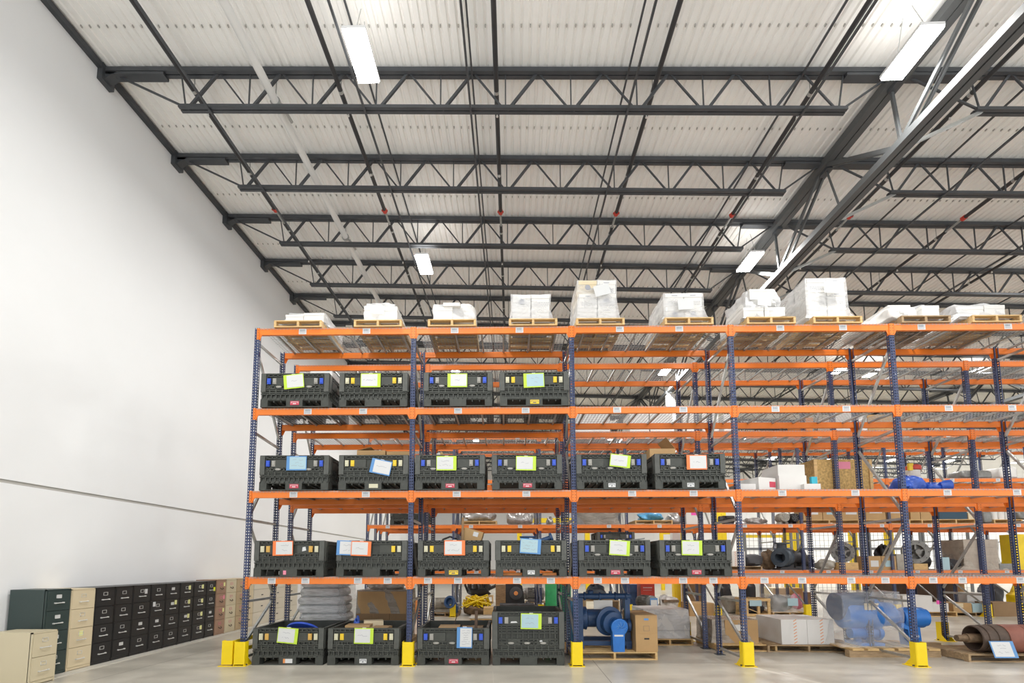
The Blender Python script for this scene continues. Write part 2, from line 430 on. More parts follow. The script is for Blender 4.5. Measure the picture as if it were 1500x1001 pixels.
# bridging angles along the joists
def run(name, label, cat, x, z, y0, y1, r, m, group, square=True, sl=.012):
    b = MB()
    p, q = (0, y0, 0), (0, y1, sl*(y1 - y0))
    b.bar(p, q, r, r) if square else b.tube(p, q, r/2, 12)
    return tag(b.build(name, m, None, Bw(x, 0, z), BR), label, cat, group)
for i, x in enumerate((-5.55, -2.66, -.72, 2.1, 5.2, 9.3, 12.6, 15.9)):
    side = 'left of the big girder' if x < GX else 'right of the big girder'
    n = i if x < GX else i - 5
    run('bridging_angle', f'thin bridging bar under the joists, {ORD[n]} from left, {side}', 'bridging', x, zr(x, 4) - .86, 4, 46, .035, 'steel_dark', 'joist bridging bars')
    if i not in (0,):
        run('bridging_angle', f'thin bridging bar close under the deck, {ORD[n]} from left, {side}', 'bridging', x + .02, zr(x, 4) - .14, 4, 46, .03, 'steel_dark', 'joist bridging bars')
# sprinkler pipes
for i, xk in enumerate((-6.11, -3.28, -.27, 2.76, 5.83, 8.97, 12.05, 15.1)):
    z = zr(xk, 8) - .33; x = xk*(z - EYE)/(10.8 - EYE)
    root = thing('sprinkler_pipe', f'black sprinkler pipe below the roof deck, {ORD[i]} from the left wall', 'pipe', Bw(x, 0, z), -TH, 'black sprinkler pipes')
    zz = lambda y: .012*(y - 8)
    yc = 11.45 - .02
    MB().tube((0, 3, zz(3)), (0, yc, zz(yc)), .044, 12).build('pipe_run', 'pipe_black', root)
    MB().tube((0, yc + .5, zz(yc)), (0, 46, zz(46)), .038, 12).build('pipe_run', 'pipe_black', root)
    MB().tube((0, yc, zz(yc)), (0, yc + .5, zz(yc)), .026, 12).build('pipe_nipple', 'galv', root)
    b = MB(); b.tube((0, yc - .045, zz(yc)), (0, yc + .045, zz(yc)), .056, 14); b.box(-.075, yc - .02, zz(yc) - .015, .075, yc + .02, zz(yc) + .015); b.build('coupling', 'red', root)
    for y in (8.7, 10.2, 13.5, 16.6):
        b = MB(); b.tube((0, y, zz(y) - .02), (0, y, zz(y) - .075), .014, 8); b.tube((0, y, zz(y) - .075), (0, y, zz(y) - .085), .022, 10); b.build('sprinkler_head', 'chrome', root)
    b = MB()
    for k in range(12): y = J0 + JS*k + .12; b.tube((0, y, zz(y)), (0, y, zz(y) + .3), .008, 6); b.tube((0, y - .03, zz(y)), (0, y + .03, zz(y)), .045, 12)
    b.build('hanger', 'galv', root)
# white drain pipe
root = thing('drain_pipe', 'fat white round pipe hung inside the joists near the left wall', 'pipe', Bw(-4.56*(10.42 - EYE)/(10.6 - EYE), 0, 10.42), -TH)
MB().tube((0, 3, 0), (0, 45, .3), .075, 20).build('pipe_run', 'pipe_white', root)
for k in (0, 2, 4, 6):
    y = J0 + JS*k + .25; b = MB(); b.tube((0, y - .03, .007*(y - 3)), (0, y + .03, .007*(y - 3)), .095, 16); b.tube((.0, y, .07 + .007*(y-3)), (0, y, .5), .012, 6); b.tube((.11, y, -.02), (.16, y + .35, -.05), .03, 8); b.build('hanger', 'galv', root)

# high bay lamps
def lamp(x, y, label, z=9.66, power=1):
    root = thing('high_bay_lamp', label, 'lamp', Bw(x, y, z), -TH, 'high bay lamps')
    b = MB(); b.box(-.18, -.41, .03, .18, .41, .08); b.box(-.07, -.2, .08, .07, .2, .14)
    for k in range(7): yy = -.33 + k*.11; b.box(-.14, yy, .08, .14, yy + .012, .11)
    b.build('housing', 'lamp_body', root)
    b = MB(); b.box(-.17, -.40, -.005, .17, .40, .03); b.build('lens', 'lens', root)
    b = MB()
    for s in (-.3, .3): b.tube((0, s, .12), (0, s*.3, .75), .006, 6)
    b.build('hanging_wire', 'galv', root)
    ld = bpy.data.lights.new('lamp_light', 'AREA'); ld.shape = 'RECTANGLE'; ld.size = .28; ld.size_y = .72; ld.energy = LAMP_W*power*(1 if y < 10 else 1.5 if y < 19 else 2); ld.color = (1, .985, .955)
    lo = bpy.data.objects.new('lamp_light', ld); COL.objects.link(lo); lo.parent = root; lo.location = (0, 0, -.02)
    lu = bpy.data.lights.new('added_deck_fill', 'AREA'); lu.shape = 'RECTANGLE'; lu.size = .5; lu.size_y = .72; lu.energy = LAMP_W*.04; lu.color = (1, .985, .955)  # extra upward light, added above each housing only to brighten the roof deck
    lo = bpy.data.objects.new('added_deck_fill', lu); COL.objects.link(lo); lo.parent = root; lo.location = (0, 0, .16); lo.rotation_euler = (PI, 0, 0)
    return root
lamp(-2.35, 6.95, 'brightest lit high bay lamp at top left, in front of the nearest joist')
lamp(6.3, 7.15, 'brightest lit high bay lamp at top right beside the big girder')
lamp(-2.33, 12.35, 'small glaring high bay lamp, left one of the pair in the middle of the roof')
lamp(6.35, 12.5, 'small glaring high bay lamp in front of the girder, right one of the middle pair')
lamp(-2.33, 19.6, 'high bay lamp glimpsed under the top rack level above a dark bin, left')
lamp(6.4, 19.9, 'high bay lamp glimpsed under the top rack level beside the white column')
lamp(14.9, 7.5, 'high bay lamp out at the right beyond the girder, nearest row')
lamp(14.9, 12.6, 'high bay lamp out at the right beyond the girder, middle row')
lamp(13.6, 20.0, 'lit high bay lamp glimpsed left of the fourth front upright, under the top level')
lamp(15.2, 20.4, 'lit high bay lamp glimpsed beside a grey brace, under the top level')
lamp(19.4, 20.1, 'lit high bay lamp glimpsed at far right under the top level')
for i, x in enumerate((-2.33, 6.4)): lamp(x, 31, f'far high bay lamp hidden behind the racks, {("left", "right")[i]} one')
for i, (px, py) in enumerate(((1128, 673), (1210, 674), (1298, 677), (1382, 678), (1480, 680))):
    p = at(px, py, Z=9.66); lamp(p.x + .0145*-p.y, p.y, f'tiny lit lamp far off between the second and third beams, {ORD[i]} from the left', power=1.6)
for i, (x, y) in enumerate(((-2.35, 1.2), (6.3, 1.2), (14.9, 1.2), (14.9, 31))): lamp(x, y, ('lamp over the front aisle left', 'lamp over the front aisle middle', 'lamp over the front aisle right', 'far lamp at right over the last aisle')[i])

b = MB(); b.box(-.16, -.16, 0, .16, .16, 9.0); b.box(-.3, -.3, 0, .3, .3, .03)
tag(b.build('column', 'lamp_body', None, Bw(6.9, 20.9, 0), BR), 'white square steel column under the girder, seen behind the racks', 'column')

# ------------------------------------------------------------------ pallet racks
P, DF, GAP = 2.82, 1.067, .5716
YA, XA = 8.387, -4.447
LV = [0, 1.474, 2.962, 4.442, 5.916]
BH = .118
def post_mesh(front):
    """C-section upright, web on y=0 facing -Y (front) or facing +Y"""
    s = 1 if front else -1; b = MB().use('post'); h = 5.93
    x, d, l = .041, .072*s, .018
    pts = [(-x + l, d), (-x, d), (-x, 0), (x, 0), (x, d), (x - l, d)]
    vs = [(a, c, z) for z in (0, h) for a, c in pts]
    b.add(vs, [(i, i+1, 6+i+1, 6+i) for i in range(5)])
    return b.mesh('upright_post')
PM = {True: post_mesh(True), False: post_mesh(False)}
b = MB().use('steel_dark'); b.box(-.075, -.05, 0, .075, .12, .012); FPM = {True: b.mesh('foot_plate')}
b = MB().use('steel_dark'); b.box(-.075, -.12, 0, .075, .05, .012); FPM[False] = b.mesh('foot_plate')
BRACES = [((.09, .12), (.99, .12)), ((.07, .36), (.99, 1.0)), ((.07, 1.06), (.99, 1.06)), ((.99, 1.16), (.07, 2.36)), ((.07, 2.46), (.99, 2.46)),
          ((.07, 2.58), (.99, 3.84)), ((.07, 4.02), (.99, 3.96)), ((.99, 4.14), (.07, 5.5)), ((.07, 5.66), (.99, 5.66))]
BRM = []
for p, q in BRACES:
    bb = MB().use('galv'); bb.bar((0, p[0], p[1]), (0, q[0], q[1]), .036, .04); BRM.append(bb.mesh('brace'))
def beam_mesh(front):
    s = 1 if front else -1; b = MB().use('orange')
    y0, y1 = 0, .052*s
    b.prism([(-.0, 0), (-.0, -BH), (y1, -BH), (y1, -.03), (y1*.55, -.03), (y1*.55, 0)][::s], .042, P - .042, 'x')
    for x0, x1, e in ((.001, .042, 1), (P - .042, P - .001, -1)):
        b.box(x0, -.009*s, -.205, x1, -.001*s, .004)
        xe = .042 if e > 0 else P - .042
        b.box(xe - .004, -.009*s, -.205, xe + .004, .05*s, .0)
        b.prism([(xe, -BH), (xe + e*.05, -BH), (xe + e*.012, -.2), (xe, -.2)], .004*s, .012*s, 'y')
    b.use('black')
    for x in (.022, P - .022):
        for z in (-.03, -.08, -.13, -.18): b.cbox((x, -.0095*s, z), (.009, .002, .015))
    return b.mesh('beam')
BM = {True: beam_mesh(True), False: beam_mesh(False)}
def deck_mesh(fine):
    b = MB().use('galv'); W = 1.33; y0, y1 = -.0, DF
    for i in range(3):
        x = W*(.14 + .36*i); b.box(x - .016, y0 + .05, -.034, x + .016, y1 - .05, -.002)
    b.use('wire'); nx, ny = (22, 15) if fine else (14, 8); t = .0026
    for i in range(nx + 1): x = W*i/nx; b.bar((x, y0 + .002, .004), (x, y1 - .002, .004), 2*t, 2*t)
    for j in range(ny + 1): y = y0 + .03 + (y1 - y0 - .06)*j/ny; b.bar((0, y, .0085 if False else .004), (W, y, .004), 2*t, 2*t)
    for i in range(nx + 1):
        x = W*i/nx
        for yy in (y0 - .0015, y1 + .0015): b.bar((x, yy, .006), (x, yy, -.028), 2*t, 2*t, up=(0, 1, 0))
    for yy in (y0 - .003, y1 + .003): b.bar((0, yy, -.014), (W, yy, -.014), 2*t, 2*t)
    return b.mesh('wire_deck')
DMf, DMc = deck_mesh(True), deck_mesh(False)
def label_mesh(seed):
    rr = random.Random(seed); b = MB().use('paper'); b.box(-.068, -.004, -.052, .068, -.001, .052); b.use('ink_grey')
    x = -.05
    for k in range(11):
        wd = rr.uniform(.003, .0075); b.box(x, -.005, -.004, x + wd, -.0038, .034); x += wd + rr.uniform(.002, .004)
    x = -.052
    for k in range(5): b.box(x, -.005, -.038, x + .013, -.0038, -.014); b.use('paper').box(x + .004, -.0056, -.033, x + .009, -.0048, -.019).use('ink_grey'); x += .021
    return b.mesh('location_label')
LM = [label_mesh(i) for i in range(5)]
def rack(name, label, Y, X0, nb, aisle_front, levels, labels=None, fine=True, kinds=None, cat='pallet rack'):
    root = thing(name, label, cat, (X0, Y, 0), 0, 'long orange and blue pallet racks')
    for i in range(nb + 1):
        for front in (True, False):
            p = obj('upright_post', PM[front], root, (P*i, 0 if front else DF, 0))
            obj('foot_plate', FPM[front], p)
        for mm in BRM: obj('brace', mm, root, (P*i, 0, 0))
    for i in range(nb):
        for li in levels:
            for front in (True, False):
                bo = obj('beam', BM[front], root, (P*i, 0 if front else DF, LV[li]))
                if front and labels and aisle_front:
                    xs = labels.get(li, [])
                    for k, X in enumerate(xs):
                        lx = X - X0 - P*i
                        if .07 < lx < P - .07: obj('location_label', LM[k % 5], bo, (lx, 0, -.06))
            for d in range(2): obj('wire_deck', DMf if fine else DMc, root, (P*i + .065 + d*1.355, 0, LV[li]))
    return root
def lab_x(px, Y, li): return [at(x, {1: 852, 2: 724, 3: 602, 4: 484}[li], Y=Y).x for x in px]
LABS = {4: lab_x((443.5, 537, 666, 761, 908, 995, 1143, 1235, 1350, 1477), YA, 4), 3: lab_x((451, 532, 671, 770, 904, 1001, 1136, 1240, 1390, 1483), YA, 3),
        2: lab_x((430, 536, 669, 771, 926, 1016, 1146, 1253, 1388, 1490), YA, 2),
        1: lab_x((398, 447.5, 524.5, 568, 627, 671, 757.5, 807, 875.6, 915.5, 1000.6, 1045, 1119.8, 1175, 1247, 1297, 1367, 1410, 1495), YA, 1)}
rack('pallet_rack', 'nearest long row of orange and blue pallet rack, facing the front aisle', YA, XA, 6, True, (1, 2, 3, 4), LABS)
YA2 = YA + DF + GAP
rack('pallet_rack', 'row of orange and blue rack standing back to back behind the nearest row', YA2, XA, 7, False, (1, 2, 3, 4))
YB = 15.9; XB = -4.5; YB2 = YB + DF + GAP
def labB(li, n): return [XB + P*i + o for i in range(n) for o in (.75, 2.1)]
LB = {li: labB(li, 9) for li in (1, 2, 3, 4)}
LB[2] = [at(x, 771, Y=YB).x for x in (568, 690, 762, 892, 966, 1091, 1158, 1226, 1292, 1362, 1430, 1492)]
rack('pallet_rack', 'orange and blue rack row across the second aisle, seen through the nearest rows', YB, XB, 9, True, (1, 2, 3, 4), LB, fine=False)
rack('pallet_rack', 'furthest rack row, back to back behind the row across the second aisle', YB2, XB, 9, False, (1, 2, 3, 4), None, fine=False)
# spacer bars between the back to back rows belong to the row they are bolted to
# ------------------------------------------------------------------ yellow upright guards
def guard_proto():
    root = obj('post_guard', None)
    b = MB(); b.prism([(-.092, -.02), (-.078, -.034), (.078, -.034), (.092, -.02), (.092, .10), (.084, .10), (.084, -.018), (.074, -.026), (-.074, -.026), (-.084, -.018), (-.084, .10), (-.092, .10)], .03, .40, 'z')
    b.build('shield', 'yellow', root)
    b = MB(); b.box(-.125, -.045, 0, .125, .24, .01)
    for s in (-1, 1): b.prism([(.08, .01), (.23, .01), (.08, .15)], s*.088 - .004, s*.088 + .004, 'x'); b.box(s*.085 - .006, -.03, 0, s*.085 + .006, .1, .04)
    b.build('base_plate', 'yellow', root)
    b = MB()
    for s in (-.108, .108): b.tube((s, .03, .01), (s, .03, .03), .016, 6)
    b.build('anchor_bolt', 'steel_dark', root)
    return root
G0 = guard_proto(); gused = [False]
def guard(x, y, back, label):
    o = G0 if not gused[0] else dup(G0); gused[0] = True
    o.location = (x, y, 0); o.rotation_euler = (0, 0, PI if back else 0)
    tag(o, label, 'post guard', 'yellow post guards')
for i, t in enumerate(('at the foot of the leftmost front upright', 'between the second and third bins on the floor', 'right of the tall bin, in front of the blue machine', 'in front of the tan wrapped box', 'in front of the pallet with the big film covered pump', 'out past the roller at far right', 'beyond the roller, last of the front row')):
    guard(XA + P*i, YA - .065, False, 'yellow steel post guard ' + t)
for i in range(8):
    guard(XA + P*i, YA2 + DF + .065, True, f'yellow post guard on the far side of the rear row, {ORD[i]} upright from the left')
for i in range(10):
    guard(XB + P*i, YB - .065, False, f'yellow post guard across the second aisle, {ORD[i]} from the left')
# rack end barrier: two rails on two posts beside the end frame
root = thing('rack_end_barrier', 'yellow end barrier with low rails beside the leftmost rack frame', 'barrier', (XA - .2, YA - .06, 0))
for y in (0, 1.25):
    b = MB(); b.prism([(-.09, -.04), (.09, -.04), (.09, .06), (.08, .06), (.08, -.028), (-.08, -.028), (-.08, .06), (-.09, .06)], .03, .42, 'z'); b.box(-.13, -.07, 0, .11, .1, .01); b.build('end_post', 'yellow', root, (0, y, 0))
for z in (.37, .2):
    b = MB(); b.prism([(-.03, 0), (0, -.0), (.03, .0), (.03, .07), (.02, .07), (.02, .012), (-.03, .012)], .0, 1.25, 'y'); b.build('rail', 'yellow', root, (0, 0, z - .035))

# ------------------------------------------------------------------ folding bulk bins
BW, BD = 1.205, 1.13
def bin_face(b, W, H, y, s, latches, slats=True):
    """ribbed wall, outer side at y, looking along -s; s=+1 looks to -Y"""
    t = .034*s
    def bx(x0, z0, x1, z1, d0=0, d1=t): b.box(x0, min(y + d0, y + d1), z0, x1, max(y + d0, y + d1), z1)
    w2 = W/2
    zb, zr1, zs = .13, .235, .335   # feet top, rib band top, slat band top
    hi = H
    b.use('bin')
    bx(-w2, zb, w2, hi, t, t + .014*s)                       # sheet behind the ribs
    bx(-w2, zb, w2, zb + .018); bx(-w2, zr1 - .01, w2, zr1 + .01); bx(-w2, zs - .01, w2, zs + .01)
    bx(-w2, hi - .024, w2, hi)
    n = 14
    for k in range(n + 1): x = -w2 + .02 + (W - .04)*k/n; bx(x - .010, zb, x + .010, zr1)
    for k in range(0, n, 2): x = -w2 + .02 + (W - .04)*(k + .5)/n; bx(x - .022, zb + .02, x + .022, zb + .06, t*.5)
    z = zr1 + .03
    while z < zs - .02: bx(-w2, z - .009, w2, z + .009, t*.15); z += .04
    for k in range(11): x = -w2 + .04 + (W - .08)*k/10; bx(x - .010, zr1, x + .010, zs)
    b.use('bin_post')
    for e in (-1, 1): bx(min(e*w2, e*(w2 - .085)), zs - .06, max(e*w2, e*(w2 - .085)), hi - .01, -t*.3)
    b.use('bin')
    for e in (-1, 1):
        x0 = e*(w2 - .105); bx(min(x0, x0 - e*.09), zs, max(x0, x0 - e*.09), zs + .05, t*.3); bx(x0 - .005, zs, x0 + .005, hi)
    # door: thin grid and flat label fields
    if H > .75:
        for z in (zs + .05, zs + .1, zs + .2, zs + .25, zs + .29): bx(-w2 + .1, z - .009, w2 - .1, z + .009)
        for e in (-1, 1): bx(e*.24 - .1, zs + .005, e*.24 + .1, zs + .09, t*.1)
    bx(-w2 + .1, hi - .064, w2 - .1, hi - .05)
    for k in range(13): x = -w2 + .13 + (W - .26)*k/12; bx(x - .009, hi - .06, x + .009, hi)
    for e in (-1, 1): bx(e*.25 - .115, hi - .215, e*.25 + .115, hi - .075, t*.1)
    bx(-w2 + .1, hi - .234, w2 - .1, hi - .218)
    for k in range(11): x = -w2 + .15 + (W - .3)*k/10; bx(x - .010, zs, x + .010, hi - .22)
BINPROTO = {}
def bin_proto(H, kind, plate, clips=True):
    key = (H, kind, plate)
    if key in BINPROTO: return BINPROTO[key]
    root = obj('bulk_bin', None); w2, d2 = BW/2, BD/2
    b = MB().use('bin')                                  # origin: centre of the front edge on the ground
    for yy in (0, d2 - .09, BD - .18):
        for x0, x1 in ((-w2, -w2 + .13), (-.145, .145), (w2 - .13, w2)):
            b.box(x0, yy, .012, x1, yy + .18, .13)
            b.box(x0, yy - .004, .012, x0 + .012, yy + .02, .13); b.box(x1 - .012, yy - .004, .012, x1, yy + .02, .13)
            b.box(x0, yy - .004, .0, x1, yy + .18, .02)
    for x0, x1 in ((-w2, -w2 + .1), (-.07, .07), (w2 - .1, w2)): b.box(x0, 0, 0, x1, BD, .016)
    b.box(-w2, 0, 0, w2, .05, .014); b.box(-w2, BD - .05, 0, w2, BD, .014)
    b.box(-w2 + .01, .01, .12, w2 - .01, BD - .01, .17)
    for k in range(9): x = -w2 + .1 + k*(BW - .2)/8; b.box(x - .008, .02, .09, x + .008, BD - .02, .12)
    b.build('base', None, root)
    b = MB(); bin_face(b, BW, H, 0, 1, kind); b.build('front_wall', None, root)
    b = MB(); bin_face(b, BW, H, 0, 1, kind); b.build('back_wall', None, root, (0, BD, 0), (0, 0, PI))
    for e in (-1, 1):
        b = MB(); bin_face(b, BD - .08, H - .004, 0, 1, kind); b.build('side_wall', None, root, (e*w2, d2, 0), (0, 0, e*PI/2))
    zl = H - .145
    cols = {'blue': ('latch_blue', 'latch_grey'), 'yellow': ('latch_cream', 'latch_yellow'), 'amber': ('latch_cream', 'latch_amber')}[kind]
    for e in (-1, 1):
        for k, c in enumerate(cols):
            x = e*(w2 - (.135 if k == 0 else .235))
            b = MB(); b.box(x - .031, -.008, zl - .052, x + .031, .014, zl + .052); b.box(x - .024, -.016, zl - .03, x + .024, -.006, zl + .045)
            o = b.build('latch', c, root); o['label'] = {'latch_blue': 'blue latch', 'latch_grey': 'grey latch', 'latch_cream': 'cream latch', 'latch_yellow': 'yellow latch', 'latch_amber': 'amber latch'}[c]
    if kind == 'blue':
        for x in (-.29, -.02, .25):
            b = MB(); b.box(x - .032, -.006, .352, x + .032, .01, .385); b.box(x - .05, -.003, .36, x + .05, .01, .377); b.build('hinge_clip', 'latch_grey', root)
    if plate:
        b = MB().use({'red': 'red_label', 'yellow': 'latch_yellow', 'white': 'paper', 'amber': 'paper', 'pink': 'pinkish', 'cream': 'latch_cream'}[plate])
        x0 = {'pink': -.09, 'white': -.06}.get(plate, -.07); x1 = {'pink': -.04, 'white': .06}.get(plate, .085)
        b.box(x0, -.009, .035, x1, -.003, .105)
        if plate in ('red', 'white', 'yellow'):
            b.use('paper' if plate == 'red' else 'ink')
            b.box(x0 + .02, -.0105, .085, x1 - .02, -.008, .092); b.box(x0 + .045, -.0105, .05, x1 - .05, -.008, .066)
            for xx in (x0 + .014, x1 - .02): b.box(xx, -.0105, .062, xx + .006, -.008, .092)
        if plate == 'amber': b.use('tape_orange').box(x0, -.0105, .035, x0 + .035, -.008, .105)
        o = b.build('label_plate', None, root); o['label'] = f'{plate} label plate on the foot'
    BINPROTO[key] = root
    return root
PROTO_USED = set()
def put(proto, loc, rz, label, cat, group=None):
    if proto.name in PROTO_USED: o = dup(proto)
    else: o = proto; PROTO_USED.add(proto.name)
    o.location = loc; o.rotation_euler = (0, 0, rz); tag(o, label, cat, group); return o
def pouch(px, py, Y, w_, h_, ang, frame, paper, rows, seed, label, bar='right'):
    c = at(px, py, Y=Y); root = thing('document_pouch', label, 'document pouch', c, 0, 'document pouches hung on the bins'); root.rotation_euler = (0, math.radians(ang), 0)
    b = MB(); b.box(-w_/2, -.006, -h_/2, w_/2, 0, h_/2); b.build('pouch_frame', frame, root)
    l, r = (.055, .012) if bar == 'left' else (.012, .055)
    b = MB().use(paper); b.box(-w_/2 + l, -.0085, -h_/2 + .02, w_/2 - r, -.0055, h_/2 - .016)
    scribble(b, -w_/2 + l + .02, h_/2 - .04, w_ - l - r - .04, h_ - .09, -.0092, rows, seed, 'ink_grey', .005)
    b.build('sheet', None, root)
    b = MB(); b.box(-.03, -.004, h_/2 - .005, .03, .03, h_/2 + .008); b.build('clip', 'chrome', root)
    return root
def pallet_mesh(w, d, h, m, boards=7):
    """deck boards along x, three stringers along y, front edge at y=0"""
    out = {}
    t = .018
    out['deck'] = []
    for k in range(boards):
        bw = .095; y = (d - bw)*k/(boards - 1); bb = MB().use(m); bb.box(-w/2, y, h - t, w/2, y + bw, h); out['deck'].append(bb.mesh('deck_board'))
    out['str'] = []
    for x in (-w/2, -.02, w/2 - .04): bb = MB().use(m); bb.box(x, .003, t, x + .04, d - .003, h - t); out['str'].append(bb.mesh('stringer'))
    out['bot'] = []
    for k in (0, .5, 1): y = (d - .1)*k; bb = MB().use(m); bb.box(-w/2, y, 0, w/2, y + .1, t); out['bot'].append(bb.mesh('bottom_board'))
    return out
PAL = {}
def pallet(w, d, h, m, loc, rz, label, group='wooden pallets'):
    k = (round(w, 2), round(d, 2), h, m)
    if k not in PAL: PAL[k] = pallet_mesh(*k)
    root = thing('pallet', label, 'pallet', loc, rz, group)
    for me in PAL[k]['deck']: obj('deck_board', me, root)
    for me in PAL[k]['str']: obj('stringer', me, root)
    for me in PAL[k]['bot']: obj('bottom_board', me, root)
    return root

# ------------------------------------------------------------------ bins of the nearest row
SH = .008
def shelf(li): return LV[li] + (SH if li else 0)
YBIN = 8.345
BINS = {}
def abin(key, x0, x1, li, kind, plate, label, H=.615, y=None, dx=0):
    y = YBIN if y is None else y
    ym = {4: 475, 3: 572, 2: 692, 1: 818, 0: 945}[li]
    c = (at(x0, ym, Y=y).x + at(x1, ym, Y=y).x)/2
    o = put(bin_proto(H, kind, plate), (c, y, shelf(li)), R.uniform(-.006, .006), label, 'bulk bin', 'dark grey folding bulk bins')
    o['binkey'] = key; BINS[key] = c; return c
T3, T2, T1, T0 = 'on the highest bin shelf', 'on the middle bin shelf', 'on the lowest bin shelf', 'on the floor'
abin('31', 382, 482, 3, 'blue', 'red', f'grey bulk bin with blue latches holding a boxy device, leftmost {T3}')
abin('32', 497, 597, 3, 'yellow', None, f'dark grey bulk bin with yellow latches, second from the left {T3}')
abin('33', 621, 721, 3, 'blue', None, f'dark grey bulk bin with blue latches, third from the left {T3}')
abin('34', 733, 832, 3, 'yellow', 'yellow', f'grey bulk bin with yellow latches and pale blue sheet, rightmost {T3}')
abin('21', 380, 482, 2, 'blue', 'red', f'dark grey bulk bin with a blue framed pouch, leftmost {T2}')
abin('22', 496, 598, 2, 'yellow', 'cream', f'dark grey bulk bin with yellow latches and tilted blue pouch {T2}')
abin('23', 609, 709, 2, 'blue', 'red', f'dark grey bulk bin with a tilted open carton in it {T2}')
abin('24', 722, 822, 2, 'blue', 'red', f'grey bulk bin with nothing on top, left of third upright, {T2}')
abin('25', 846, 946, 2, 'blue', 'white', f'grey bulk bin with tilted lime pouch, right of third upright, {T2}')
abin('26', 960, 1062, 2, 'blue', 'white', f'dark grey bulk bin with an orange framed pouch, rightmost {T2}')
abin('11', 371, 476, 1, 'amber', 'pink', f'dark grey bulk bin with amber latches and orange pouch, leftmost {T1}')
abin('12', 492, 597, 1, 'yellow', None, f'grey bulk bin with blue and orange pouches together {T1}')
abin('13', 612, 716, 1, 'yellow', 'yellow', f'dark grey bulk bin with a big tilted carton inside {T1}')
abin('14', 727, 829, 1, 'yellow', 'white', f'grey bulk bin with a blue casting sticking out, {T1}')
abin('15', 849, 952, 1, 'blue', 'red', f'grey bulk bin with blue latches, right of third upright, {T1}')
abin('16', 967, 1071, 1, 'blue', 'red', f'dark grey bulk bin with blue latches, rightmost {T1}')
abin('01', 371, 473, 0, 'amber', 'amber', f'open dark grey bulk bin with a blue disc in it, leftmost {T0}', y=8.40)
abin('02', 481, 584, 0, 'yellow', 'white', f'open dark grey bulk bin with small cartons in it, second {T0}', y=8.40)
abin('03', 612, 716, 0, 'blue', 'red', f'open dark grey bulk bin with an upright blue pouch, third {T0}', y=8.40)
abin('04', 722, 826, 0, 'blue', None, f'tall dark grey bulk bin with blue latches, fourth {T0}', H=.89, y=8.40)
for key, x0, z0, w_, h_, kk in (('04', -.56, .68, .035, .14, 0), ('04', .19, .39, .05, .025, 1), ('04', -.3, .70, .12, .03, 2), ('11', -.25, .43, .10, .10, 3), ('11', .22, .43, .07, .08, 4)):
    o = [q for q in COL.objects if q.get('binkey') == key][0]
    b = MB(); b.prism([(x0, z0), (x0 + w_, z0 + h_*.2), (x0 + w_*.8, z0 + h_), (x0 + w_*.1, z0 + h_*.9)], -.003, .0005, 'y'); st = b.build('torn_sticker', 'paper', o); st['label'] = 'torn white sticker'
for q in COL.objects:
    if 'binkey' in q: del q['binkey']
L_, B_, O_ = 'lime', 'blue_frame', 'orange_frame'
yp = YBIN - .02
pouch(430.5, 559, yp, .355, .255, -6, L_, 'paper', 1, 1, 'lime framed pouch, crooked, on the leftmost bin of the highest bin shelf', 'left')
pouch(543, 557.5, yp, .35, .25, 0, L_, 'paper', 1, 2, 'lime framed pouch on the second bin of the highest bin shelf', 'right')
pouch(670, 557.5, yp, .345, .245, 0, L_, 'paper', 1, 3, 'lime framed pouch on the third bin of the highest bin shelf', 'left')
pouch(782, 557.5, yp, .36, .255, -2, L_, 'paper_blue', 2, 4, 'lime framed pouch with pale blue sheet on the highest bin shelf', 'left')
pouch(434.5, 679, yp, .35, .25, 0, B_, 'paper_blue', 3, 5, 'blue framed pouch with pale blue sheet, leftmost on the middle bin shelf', 'left')
pouch(558, 684.5, yp, .36, .255, 12, B_, 'paper', 1, 6, 'tilted blue framed pouch with white sheet on the middle bin shelf', 'left')
pouch(654, 679, yp, .345, .25, 0, L_, 'paper', 2, 7, 'lime framed pouch below the tilted carton on the middle bin shelf', 'right')
pouch(770.5, 679, yp, .345, .25, 1, L_, 'paper', 1, 8, 'lime framed pouch with a small blue mark, left of the third upright', 'right')
pouch(908.5, 675.5, yp, .35, .22, 7, L_, 'paper', 1, 9, 'lime framed pouch sloping down right, right of the third upright', 'right')
pouch(1020.5, 677.5, yp, .345, .255, 0, O_, 'paper', 1, 10, 'orange framed pouch on the rightmost bin of the middle bin shelf', 'left')
pouch(414.5, 803.5, yp, .345, .25, -1, O_, 'paper', 2, 11, 'orange framed pouch on the leftmost bin of the lowest bin shelf', 'left')
pouch(508, 803, yp + .001, .345, .25, 2, B_, 'paper', 2, 12, 'blue framed pouch half covered by an orange one', 'left')
pouch(529, 804, yp - .02, .34, .25, 2, O_, 'paper', 1, 13, 'orange framed pouch overlapping a blue one', 'right')
pouch(666, 803, yp, .355, .255, 0, O_, 'paper', 2, 14, 'orange framed pouch under the big tilted carton', 'right')
pouch(777, 800.5, yp, .355, .255, 4, B_, 'paper_blue', 3, 15, 'blue framed pouch with pale blue sheet below the blue casting', 'right')
pouch(907.5, 803, yp, .345, .255, 4, L_, 'paper', 2, 16, 'lime framed pouch with a blue clip on the lowest bin shelf', 'right')
pouch(1013.5, 803, yp, .345, .25, 1, L_, 'paper', 2, 17, 'lime framed pouch on the rightmost bin of the lowest bin shelf', 'right')
yp = 8.40 - .02
pouch(421.5, 931.5, yp, .345, .26, 5, L_, 'paper', 2, 18, 'lime framed pouch, tilted, on the leftmost bin on the floor', 'right')
pouch(533, 932, yp, .325, .26, 1, L_, 'paper', 1, 19, 'lime framed pouch on the second bin on the floor', 'right')
pouch(680.5, 934.5, yp, .26, .345, 1, B_, 'paper', 7, 20, 'upright blue framed pouch on the third bin on the floor', 'left')
